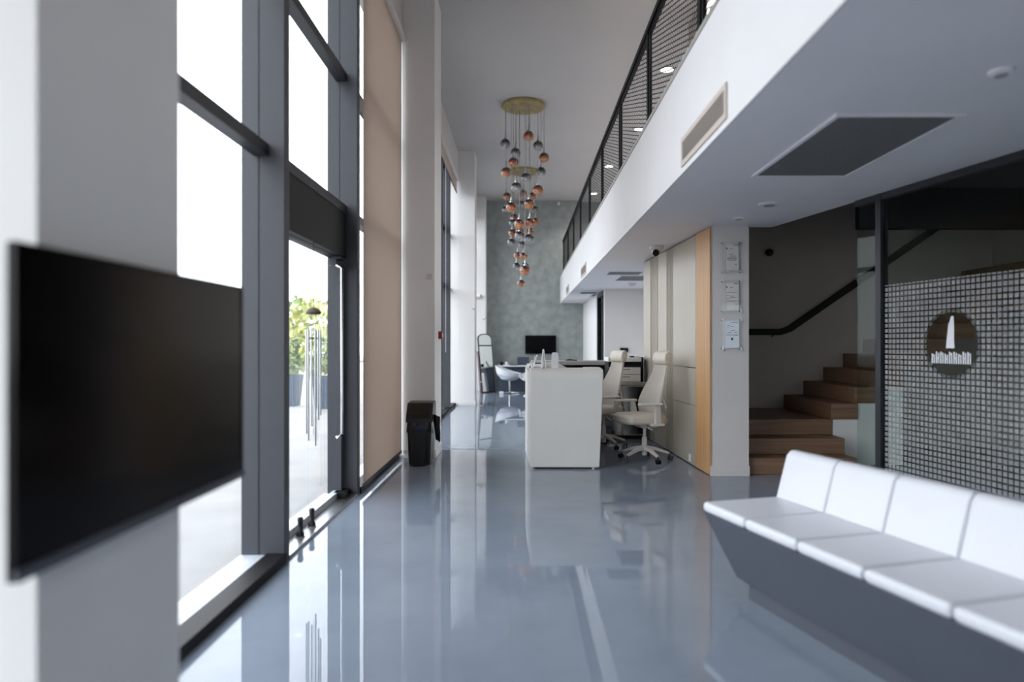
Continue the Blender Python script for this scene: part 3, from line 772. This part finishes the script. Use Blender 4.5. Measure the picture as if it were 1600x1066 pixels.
s3 = thing('curved_sign', 'small curved white sign further along the desk edge', 'sign stand', (.2, 9.3, 1.065))
MB().prism([(.175, 1.067), (.195, 1.067), (.198, 1.12), (.22, 1.20), (.212, 1.205), (.19, 1.17), (.178, 1.12)], 9.25, 9.4, 'Y').build('leaf', 'paper', s3)
B(.16, .235, 9.24, 9.42, 1.067, 1.071).build('foot', 'paper', s3)
ph = thing('card_terminal', 'white and grey terminal lying at the outer edge of the desk', 'terminal', (.2, 8.6, 1.065))
MB().hexa([(.15, 8.45, 1.067), (.30, 8.45, 1.067), (.30, 8.7, 1.067), (.15, 8.7, 1.067)], [(.15, 8.47, 1.08), (.29, 8.47, 1.08), (.29, 8.69, 1.115), (.15, 8.69, 1.115)]).build('body', 'paper', ph, bevel=.006)
MB().hexa([(.17, 8.60, 1.097), (.27, 8.60, 1.097), (.27, 8.68, 1.112), (.17, 8.68, 1.112)], [(.17, 8.60, 1.103), (.27, 8.60, 1.103), (.27, 8.68, 1.117), (.17, 8.68, 1.117)]).build('screen', 'blackgloss', ph)
pd = thing('paper_pad', 'white paper pad on the corner of the reception desk nearest the chairs', 'notepad', (.78, 7.6, ZD))
B(.70, .88, 7.56, 7.80, ZD, ZD + .008).build('sheets', 'paper', pd); B(.70, .88, 7.78, 7.80, ZD + .008, ZD + .011).build('binding', 'deskgrey', pd)
cb = MB().tube([(.72, 11.1, 1.09), (.78, 11.05, 1.105), (.86, 11.12, 1.09), (.80, 11.2, 1.098), (.74, 11.12, 1.092), (.9, 11.05, 1.09)], .008)
tag(cb.build('coiled_cable', 'black', smooth=True), 'small black cable coil on the far counter', 'cable')

# ================================================================== office chairs
def office_chair(loc, rz, label):
    c = thing('office_chair', label, 'chair', loc, rz, 'high-back office chairs behind the desk')
    def bd(mb, name, m_, parent=None, **kw): return mb.build(name, m_, parent or c, local=True, **kw)
    for k in range(5):
        a = math.radians(72 * k + 20); ca, sa = math.cos(a), math.sin(a)
        pts = [(ca * .02, sa * .02, .145), (ca * .12, sa * .12, .135), (ca * .29, sa * .29, .082)]
        mb = MB(); rings = []
        for (x, y, z), hw, ht in zip(pts, (.028, .024, .014), (.024, .018, .012)):
            rings.append([(x - sa * hw, y + ca * hw, z + ht), (x + sa * hw, y - ca * hw, z + ht), (x + sa * hw, y - ca * hw, z - ht), (x - sa * hw, y + ca * hw, z - ht)])
        vs2 = [p for r in rings for p in r]; f2 = [(0, 1, 2, 3), (11, 10, 9, 8)]
        for q in range(2):
            for i in range(4):
                j = (i + 1) % 4; f2.append((q*4+j, q*4+i, (q+1)*4+i, (q+1)*4+j))
        mb.add(vs2, f2); lg_ = bd(mb, 'leg', 'chairframe', bevel=.004)
        w2 = MB().cyl((ca * .29, sa * .29, .04), (ca * .29, sa * .29, .085), .008)
        ta = a + .6 + k; tx, ty = math.cos(ta) * .02, math.sin(ta) * .02
        for s_ in (-1, 1): w2.cyl((ca * .30 + tx * s_ * .4, sa * .30 + ty * s_ * .4, .027), (ca * .30 + tx * s_ * 1.2, sa * .30 + ty * s_ * 1.2, .027), .027, n=14)
        w2.build('caster', 'blackplastic', lg_, smooth=True, local=True)
    bd(MB().cyl((0, 0, .06), (0, 0, .27), .03, n=16), 'gas_lift', 'chairframe', smooth=True)
    bd(MB().cyl((0, 0, .27), (0, 0, .40), .019, n=16), 'piston', 'chairframe', smooth=True)
    bd(MB().hexa([(-.12, -.07, .38), (.07, -.07, .38), (.07, .07, .38), (-.12, .07, .38)], [(-.2, -.11, .44), (.13, -.11, .44), (.13, .11, .44), (-.2, .11, .44)]), 'mechanism', 'chairframe', bevel=.01)
    bd(MB().tube([(.02, .1, .41), (.05, .2, .39), (.05, .27, .385)], .009), 'lever', 'chairframe', smooth=True)
    # seat cushion
    sp_ = [(.33, -.14), (.345, 0), (.33, .14), (.27, .225), (.05, .25), (-.13, .235), (-.20, .17), (-.215, 0), (-.20, -.17), (-.13, -.235), (.05, -.25), (.27, -.225)]
    bd(MB().prism(sp_, .435, .55), 'seat', 'leather', bevel=.042, seg=5)
    # backrest: centre line and half width by height
    zs = [.50, .58, .68, .80, .92, 1.02, 1.12, 1.17]; fx = [-.13, -.105, -.11, -.15, -.20, -.235, -.255, -.26]; hw_ = [.20, .24, .25, .225, .185, .155, .14, .135]
    def lerp(t, arr):
        q = t * (len(arr) - 1); i = min(int(q), len(arr) - 2); return arr[i] + (arr[i + 1] - arr[i]) * (q - i)
    def back(u, v):
        y = (v - .5) * 2
        return (lerp(u, fx) + .045 * y * y * (1 - u * .6), y * lerp(u, hw_), lerp(u, zs))
    bd(MB().grid(back, 18, 10, .022), 'backrest', 'chair', smooth=True)
    # headrest pillow
    hp = [(-.20, 1.12), (-.185, 1.17), (-.195, 1.235), (-.23, 1.272), (-.27, 1.265), (-.285, 1.20), (-.27, 1.13), (-.235, 1.105)]
    bd(MB().prism(hp, -.15, .15, 'Y'), 'headrest', 'leather', bevel=.03, seg=4)
    # rear frame loop
    for s_ in (-1, 1):
        bd(MB().tube([(-.15, s_ * .07, .43), (-.20, s_ * .14, .44), (-.20, s_ * .19, .50), (-.155, s_ * .215, .62), (-.125, s_ * .20, .74)], .012), 'back_frame', 'chairframe', smooth=True)
        # armrest: post and pad
        ar = bd(MB().hexa([(-.06, s_ * .27 - .02, .46), (.02, s_ * .27 - .02, .43), (.02, s_ * .27 + .02, .43), (-.06, s_ * .27 + .02, .46)],
                          [(-.03, s_ * .30 - .018, .665), (.03, s_ * .30 - .018, .665), (.03, s_ * .30 + .018, .665), (-.03, s_ * .30 + .018, .665)]), 'arm_post', 'chairframe', bevel=.006)
        bd(MB().box(-.10, .05, min(s_ * .20, s_ * .29), max(s_ * .20, s_ * .29), .425, .455), 'arm_bracket', 'chairframe', bevel=.006)
        bd(MB().box(-.05, .23, s_ * .30 - .04, s_ * .30 + .04, .662, .69), 'arm_pad', 'chairframe', bevel=.011, seg=3)
    return c
crz = math.radians(180 + 18.6)
oc = office_chair((1.43, 7.95, 0), crz, 'greige high-back office chair beside the cupboard, nearer of the two')
dup(oc, (1.08, 9.0, 0), crz + math.radians(6), 'greige high-back office chair half hidden behind the reception desk')

# ================================================================== storage cabinet and printer
sc_ = thing('low_cabinet', 'low cabinet with pale frame and black glass doors behind the chairs', 'cabinet', (1.42, 9.9, 0))
B(1.10, 1.755, 9.68, 10.2, .05, .77).build('body', 'black', sc_)
B(1.09, 1.765, 9.66, 10.21, .77, .81).build('top', 'deskgrey', sc_, bevel=.004)
for a, b in ((1.105, 1.425), (1.43, 1.75)):
    d_ = B(a, b, 9.664, 9.68, .06, .765).build('door', 'blackgloss', sc_)
    f_ = MB().box(a, b, 9.66, 9.668, .06, .075).box(a, b, 9.66, 9.668, .75, .765).box(a, a + .014, 9.66, 9.668, .075, .75).box(b - .014, b, 9.66, 9.668, .075, .75)
    f_.build('door_frame', 'deskgrey', d_)
B(1.13, 1.73, 9.72, 10.18, 0, .05).build('plinth', 'black', sc_)
pr = thing('printer', 'grey and black office printer with paper drawers on the low cabinet', 'printer', (1.48, 9.95, .81))
B(1.24, 1.72, 9.72, 10.18, .812, 1.035).build('body', 'blackplastic', pr)
for z in (.835, .94):
    dd = B(1.25, 1.69, 9.70, 9.72, z - .018, z + .08).build('paper_drawer', 'deskwhite', pr, bevel=.004)
    B(1.40, 1.54, 9.697, 9.70, z + .045, z + .056).build('finger_slot', 'ink', dd)
B(1.24, 1.69, 9.74, 10.18, 1.035, 1.10).build('output_bay', 'black', pr)
B(1.23, 1.70, 9.69, 10.18, 1.10, 1.16).build('scanner_lid', 'deskwhite', pr, bevel=.006)
B(1.70, 1.735, 9.72, 10.18, .812, 1.165).build('side_panel', 'black', pr)
ps = thing('desk_phone', 'small black handset lying on top of the printer', 'phone', (1.6, 9.85, 1.16))
B(1.56, 1.62, 9.78, 9.92, 1.161, 1.178).build('body', 'black', ps, bevel=.005); B(1.57, 1.61, 9.84, 9.90, 1.178, 1.181).build('screen', 'blackgloss', ps)
wp = thing('wall_panel_box', 'small black box mounted on the white wall above the printer', 'control panel', (2.23, 14.9, 1.18))
B(2.15, 2.32, 14.86, 14.9, 1.18, 1.27).build('case', 'black', wp, bevel=.004); B(2.17, 2.30, 14.856, 14.86, 1.20, 1.25).build('screen', 'blackgloss', wp)

# ================================================================== bin by the second pillar
bn = thing('rubbish_bin', 'tall black bin with a slanted lid and bag hanging out beside the pillar', 'bin', (-1.13, 7.72, 0))
MB().hexa([(-1.26, 7.62, .0), (-1.02, 7.62, .0), (-1.02, 7.88, .0), (-1.26, 7.88, .0)], [(-1.275, 7.58, .48), (-1.0, 7.58, .48), (-1.0, 7.9, .48), (-1.275, 7.9, .48)]).build('body', 'blackplastic', bn, bevel=.015)
MB().hexa([(-1.225, 7.575, .02), (-1.075, 7.575, .02), (-1.075, 7.63, .02), (-1.225, 7.63, .02)], [(-1.245, 7.545, .44), (-1.045, 7.545, .44), (-1.045, 7.6, .44), (-1.245, 7.6, .44)]).build('front_shell', 'blackplastic', bn, bevel=.012)
MB().lathe([(.10, 0), (.10, .012), (.085, .022), (.08, .03)], 20, (-1.15, 7.62, 0)).build('foot_ring', 'black', bn, smooth=True)
ld = MB().prism([(7.56, .48), (7.57, .54), (7.68, .69), (7.9, .70), (7.9, .48)], -1.285, -.99, 'X').build('lid', 'blackplastic', bn, bevel=.012)
MB().hexa([(-1.23, 7.578, .555), (-1.04, 7.578, .555), (-1.04, 7.662, .665), (-1.23, 7.662, .665)], [(-1.23, 7.572, .558), (-1.04, 7.572, .558), (-1.04, 7.656, .669), (-1.23, 7.656, .669)]).build('flap', 'blackgloss', ld)
def bag(u, v):
    a = 2 * math.pi * v; rr = 1 + .05 * math.sin(a * 5 + 2 * u) + .03 * math.sin(a * 11)
    cx, cy_ = -1.137, 7.735; sx = (.15 + .012 * u) * rr; sy = (.175 + .012 * u) * rr
    ce, se = math.cos(a), math.sin(a); k = 1 / max(abs(ce), abs(se)) ** .7
    return (cx + sx * ce * k * .93, cy_ + sy * se * k * .93, .53 - .14 * u + .03 * u * math.sin(a * 3))
MB().grid(bag, 5, 48, .004).build('bin_bag', 'darkbag', bn, smooth=True)
def tail(u, v):
    w_ = .05 * (1 - .6 * u) + .02 * math.sin(u * 5); y = 7.64 + (v - .5) * 2 * w_
    return (-.995 + .085 * v * (1 - .5 * u) + .035 * u, 7.62 + .012 * math.sin(v * 7 + u * 4), .57 - .28 * u - .03 * v)
MB().grid(tail, 8, 6, .012).build('bag_tail', 'darkbag', bn, smooth=True)
def blue(u, v): return (-1.20 + .16 * v, 7.533 - .01 * math.sin(math.pi * v), .40 + .045 * u * math.sin(math.pi * v) + .02 * v)
MB().grid(blue, 3, 8, .006).build('liner_edge', 'bluebag', bn, smooth=True)

fa = thing('fire_call_point', 'small red fire alarm call point on the side of the pillar', 'fire alarm', (XP, 8.5, 1.46))
B(XP, XP + .045, 8.45, 8.55, 1.415, 1.51).build('case', 'red', fa, bevel=.004); B(XP + .045, XP + .048, 8.47, 8.53, 1.435, 1.485).build('window', 'paper', fa)
sw = thing('switch_plate', 'blank square switch plate high on the pillar above the bin', 'switch', (-1.09, 8.09, 2.12))
B(-1.125, -1.06, 8.082, 8.09, 2.12, 2.19).build('plate', 'taupe', sw, bevel=.003); B(-1.108, -1.077, 8.079, 8.082, 2.135, 2.175).build('rocker', 'taupe', sw)

# ================================================================== far end of the hall
ft = thing('far_television', 'small black television on the grey-green end wall', 'television', (.56, YF, 1.07))
B(.104, 1.02, YF - .07, YF - .03, 1.066, 1.61).build('housing', 'blackplastic', ft, bevel=.006)
B(.118, 1.006, YF - .073, YF - .07, 1.085, 1.598).build('screen', 'screen', ft)
B(.4, .72, YF - .03, YF - .002, 1.2, 1.5).build('wall_bracket', 'black', ft)
for x in (.38, .63): MB().tube([(x, YF - .012, 1.1), (x, YF - .012, .4)], .012, 6).build('cable_cover', 'taupe', ft)
fd = thing('far_desk', 'white-topped desk with slate-blue front panel below the far television', 'desk', (-.1, 19.2, 0))
B(-.68, .55, 18.95, 19.7, .725, .76).build('top', 'paper', fd, bevel=.004)
B(-.66, .53, 19.12, 19.15, .02, .725).build('front_panel', 'navy', fd)
for x in (-.66, .50): B(x, x + .03, 19.15, 19.65, 0, .725).build('side_panel', 'navy', fd)
lp = thing('laptop', 'open grey laptop on the far desk', 'laptop', (.04, 19.3, .76))
B(-.12, .21, 19.3, 19.52, .76, .775).build('base', 'benchgrey', lp)
MB().hexa([(-.12, 19.28, .775), (.21, 19.28, .775), (.21, 19.292, .775), (-.12, 19.292, .775)], [(-.12, 19.2, .99), (.21, 19.2, .99), (.21, 19.212, .99), (-.12, 19.212, .99)]).build('lid', 'navy', lp)
for x, m_, lab in ((-.56, 'black', 'black mug at the end of the far desk'), (-.42, 'paper', 'white mug beside the black one on the far desk')):
    mg = thing('mug', lab, 'mug', (x, 19.05, .76))
    MB().lathe([(.036, 0), (.042, .02), (.042, .10), (.037, .10), (.035, .02)], 16, (x, 19.05, .76)).build('cup', m_, mg, smooth=True)
    MB().tube([(x + .04, 19.05, .84), (x + .065, 19.05, .83), (x + .065, 19.05, .79), (x + .04, 19.05, .78)], .006, 6).build('handle', m_, mg, smooth=True)
kb = thing('keyboard', 'black keyboard on the far desk in front of the laptop', 'keyboard', (-.25, 19.0, .76))
B(-.34, -.10, 18.99, 19.1, .76, .773).build('case', 'black', kb); B(-.33, -.11, 19.0, 19.09, .773, .777).build('keys', 'blackplastic', kb)

def tub_chair(loc, rz, label):
    c = thing('tub_chair', label, 'chair', loc, rz, 'white tub chairs at the far desk')
    def sh(u, v):      # v around the back from arm to arm, u from seat edge up
        a = math.radians(-150 + 300 * v) + math.pi
        bk = .5 + .5 * math.cos(a - math.pi)          # 1 at the back
        top = .56 + .22 * bk ** 1.6
        r = .17 + .11 * min(1, u * 2.2) + .03 * u
        z = .40 + (top - .40) * u ** 1.2
        return (math.cos(a) * r * 1.05 - .05 * u * bk, math.sin(a) * r, z)
    MB().grid(sh, 10, 28, .02).build('shell', 'benchwhite', c, smooth=True, local=True)
    MB().lathe([(.12, .36), (.20, .385), (.255, .42), (.25, .44), (.15, .435), (.01, .43)], 24).build('seat', 'benchwhite', c, smooth=True, local=True)
    MB().cyl((0, 0, .04), (0, 0, .37), .022, n=12).build('column', 'chrome', c, smooth=True, local=True)
    for k in range(4):
        a = math.radians(90 * k + 20)
        MB().sweep([(0, 0, .045), (math.cos(a) * .27, math.sin(a) * .27, .018)], .016, .012).build('foot', 'chrome', c, local=True)
    return c
tc_ = tub_chair((-.33, 18.62, 0), math.radians(-8), 'white tub chair facing right at the far desk')
dup(tc_, (.27, 17.9, 0), math.radians(200), 'white tub chair mostly hidden behind the edge of the reception desk')
fb = thing('floor_box', 'small white box on the floor under the far tub chair', 'box', (-.55, 18.4, 0))
B(-.60, -.49, 18.36, 18.46, 0, .07).build('case', 'paper', fb, bevel=.004); B(-.59, -.50, 18.37, 18.45, .07, .075).build('lid', 'paper', fb)
# arched mirror leaning in the corner
A_, B_ = Vector((-1.10, 18.9, 0)), Vector((-.74, 19.3, 0)); ed = (B_ - A_).normalized(); mw = (B_ - A_).length
mi = thing('arched_mirror', 'tall arched mirror leaning beside the far pillar', 'mirror', tuple(A_), math.atan2(ed.y, ed.x))
def arch(w0, w1, zt_, off):
    pts = [(w0, 0 + off), (w1, 0 + off)]
    rr = (w1 - w0) / 2; cxx = (w0 + w1) / 2
    for i in range(13):
        t = math.pi * i / 12; pts.append((cxx + rr * math.cos(t), zt_ + rr * .5 * math.sin(t)))
    return pts
tilt = math.radians(6)
def leaned(mb):
    mb.v = [(x, y * math.cos(tilt) + z * math.sin(tilt), -y * math.sin(tilt) + z * math.cos(tilt)) for x, y, z in mb.v]; return mb
leaned(MB().prism(arch(0, mw, 1.52, .0), 0, .03, 'Y')).build('frame', 'mirrorframe', mi, local=True)
leaned(MB().prism(arch(.025, mw - .025, 1.51, .03), -.004, 0.0, 'Y')).build('mirror_glass', 'mirror', mi, local=True)
leaned(MB().box(.02, mw - .02, -.010, -.004, 1.30, 1.335)).build('reflected_band', 'mirrorframe', mi, local=True)  # dark strip drawn for the band reflected in the mirror
pb = thing('leaning_board', 'thin plum-edged board leaning beside the arched mirror', 'board', (-1.2, 18.75, 0))
MB().hexa([(-1.10, 18.66, 0), (-1.05, 18.68, 0), (-1.10, 18.84, 0), (-1.15, 18.82, 0)], [(-1.19, 18.66, 1.15), (-1.15, 18.68, 1.15), (-1.20, 18.84, 1.15), (-1.24, 18.82, 1.15)]).build('panel', 'purple', pb)
B(-1.13, -1.06, 18.655, 18.665, .3, .34).build('clip', 'steel', pb)
def wall_spk(loc, label, s):
    k = thing('wall_speaker', label, 'speaker', loc)
    x, y, z = loc
    MB().cyl((x, y, z), (x + .10 * s, y - .05 * s, z), .05 * s, .035 * s, 14).build('cone', 'chairframe', k, smooth=True)
    B(x - .03 * s, x + .01 * s, y - .02, y + .01, z - .06 * s, z + .06 * s).build('bracket', 'chairframe', k)
p_ = px(745.5, 463, 19.6); wall_spk((p_.x - .03, 19.59, p_.z), 'white wall speaker near the top of the far corner pillar', 1.4)
p_ = px(738.5, 481, 15.0); wall_spk((p_.x, 14.99, p_.z), 'small white sensor on the bright pillar', .55)
p_ = px(755, 497, 19.6); wall_spk((p_.x, 19.59, p_.z), 'small white sensor below the wall speaker on the far pillar', .7)
vc = thing('bullet_camera', 'small white camera at the top of the end wall', 'camera', (1.16, YF, 5.5))
B(1.08, 1.12, YF - .05, YF, 5.50, 5.56).build('mount', 'chairframe', vc); MB().cyl((1.10, YF - .05, 5.50), (1.08, YF - .2, 5.46), .04, n=14).build('barrel', 'chairframe', vc, smooth=True)

# ================================================================== door furniture and the wind chime
ch = thing('wind_chime', 'wind chime of thin metal tubes hanging inside the glass door', 'wind chime', (-1.53, 5.02, .6))
cx, cy_ = -1.53, 5.02
Zc = lambda y: CH - (y - VY) * cy_ / F
MB().tube([(cx, cy_, 2.12), (cx, cy_, Zc(485))], .003, 6).build('cord', 'black', ch)
MB().lathe([(.05, -.015), (.055, 0), (.04, .02), (.012, .035)], 18, (cx, cy_, Zc(488))).build('top_disc', 'bark', ch, smooth=True)
for k in range(6):
    a = k * math.pi / 3 + .3; x, y = cx + .045 * math.cos(a), cy_ + .09 * math.sin(a)
    zt_ = Zc(515); zb = Zc(650 + 9 * k)
    MB().cyl((x, y, zb), (x, y, zt_), .007, n=10).build('chime_tube', 'steel', ch, smooth=True)
    MB().cyl((x, y, zt_), (cx + .03 * math.cos(a), cy_ + .03 * math.sin(a), Zc(488)), .0015, n=5).build('string', 'black', ch)
MB().lathe([(.03, 0), (.03, .012)], 16, (cx, cy_, Zc(530))).build('clapper', 'bark', ch)
MB().cyl((cx, cy_, Zc(680)), (cx, cy_, Zc(488)), .0015, n=5).build('clapper_string', 'black', ch)
for k, (y, lab) in enumerate(((4.72, 'dark floor stop at the glass door, nearer of two'), (4.98, 'dark floor stop at the glass door, second of two'))):
    fs_ = thing('door_stop', lab, 'door stop', (-1.53, y, .02), 0, 'door stops on the threshold')
    MB().lathe([(.028, 0), (.028, .02), (.018, .04), (.018, .10), (.022, .12), (.015, .135)], 14, (-1.53, y, .02)).build('bumper', 'blackplastic', fs_, smooth=True)
    MB().lathe([(.036, 0), (.036, .006)], 14, (-1.53, y, .0195)).build('base', 'steel', fs_, smooth=True)
stk = MB().cyl((XG + .009, 4.48, 1.66), (XG + .012, 4.48, 1.66), .10, n=24)
tag(stk.build('door_sticker', 'orange'), 'round amber sticker on the glass door beside the dark post', 'sticker')

# ================================================================== outside
struct(MB().prism([(-60, -30), (-1.66, -30), (-1.66, 80), (-60, 80)], -.12, -.02).build('pavement', 'pave'), 'pale paved forecourt outside')
struct(MB().prism([(-60, -60), (60, -60), (60, YB - .1), (-60, YB - .1)], -.13, -.03).build('pavement_entry', 'pave'))
struct(B(-12.2, -12.0, -30, 80, -.02, .1).build('kerb', 'kerb'))
def tree(x, y, h_, r, m_, label, seed):
    rn = random.Random(seed); t = thing('street_tree', label, 'tree', (x, y, -.02), 0, 'trees outside the windows')
    MB().tube([(x, y, -.02), (x + .05, y, h_ * .35), (x, y + .1, h_ * .7)], [.14, .10, .05], 8).build('trunk', 'bark', t, smooth=True)
    mb = MB()
    for k in range(420):
        a = rn.uniform(0, 6.28); u = rn.uniform(-1, 1); q = r * rn.uniform(.55, 1.0) * math.sqrt(1 - u * u)
        c = Vector((x + q * math.cos(a), y + q * math.sin(a), h_ - r * .75 + r * .9 * u * rn.uniform(.7, 1)))
        s_ = rn.uniform(.12, .26); d1 = Vector((rn.uniform(-1, 1), rn.uniform(-1, 1), rn.uniform(-1, 1))).normalized(); d2 = d1.orthogonal().normalized()
        mb.add([c - d1 * s_, c + d2 * s_ * .6, c + d1 * s_, c - d2 * s_ * .6], [(0, 1, 2, 3)])
    mb.build('crown', m_, t)
tree(-8.3, 27.5, 2.9, 1.7, 'foliage', 'yellow-green tree seen through the glass door', 1)
tree(-10.4, 31, 3.3, 2.0, 'foliage2', 'darker green tree behind the yellow-green one outside', 2)
tree(-13.5, 37, 3.0, 1.7, 'foliage2', 'low green tree farthest off outside the door', 3)
def planter(x, y, label, seed):
    rn = random.Random(seed); t = thing('street_planter', label, 'planter', (x, y, -.02), 0, 'planters on the forecourt')
    MB().hexa([(x - .17, y - .17, -.02), (x + .17, y - .17, -.02), (x + .17, y + .17, -.02), (x - .17, y + .17, -.02)], [(x - .23, y - .23, .66), (x + .23, y - .23, .66), (x + .23, y + .23, .66), (x - .23, y + .23, .66)]).build('box', 'planter', t, bevel=.01)
    B(x - .2, x + .2, y - .2, y + .2, .66, .67).build('soil', 'soil', t)
    mb = MB()
    for k in range(160):
        a = rn.uniform(0, 6.28); u = rn.uniform(0, 1); q = .34 * math.sqrt(rn.uniform(.1, 1)) * (1 - .5 * u)
        c = Vector((x + q * math.cos(a), y + q * math.sin(a), .72 + .75 * u)); s_ = rn.uniform(.05, .1)
        d1 = Vector((rn.uniform(-1, 1), rn.uniform(-1, 1), rn.uniform(-.3, 1))).normalized(); d2 = d1.orthogonal().normalized()
        mb.add([c - d1 * s_, c + d2 * s_ * .5, c + d1 * s_, c - d2 * s_ * .5], [(0, 1, 2, 3)])
    mb.build('shrub', 'foliage2', t)
planter(-5.15, 15.2, 'blue-grey planter outside, beside the dark post of the door', 5)
planter(-4.2, 14.6, 'blue-grey planter outside, behind the wind chime', 6)
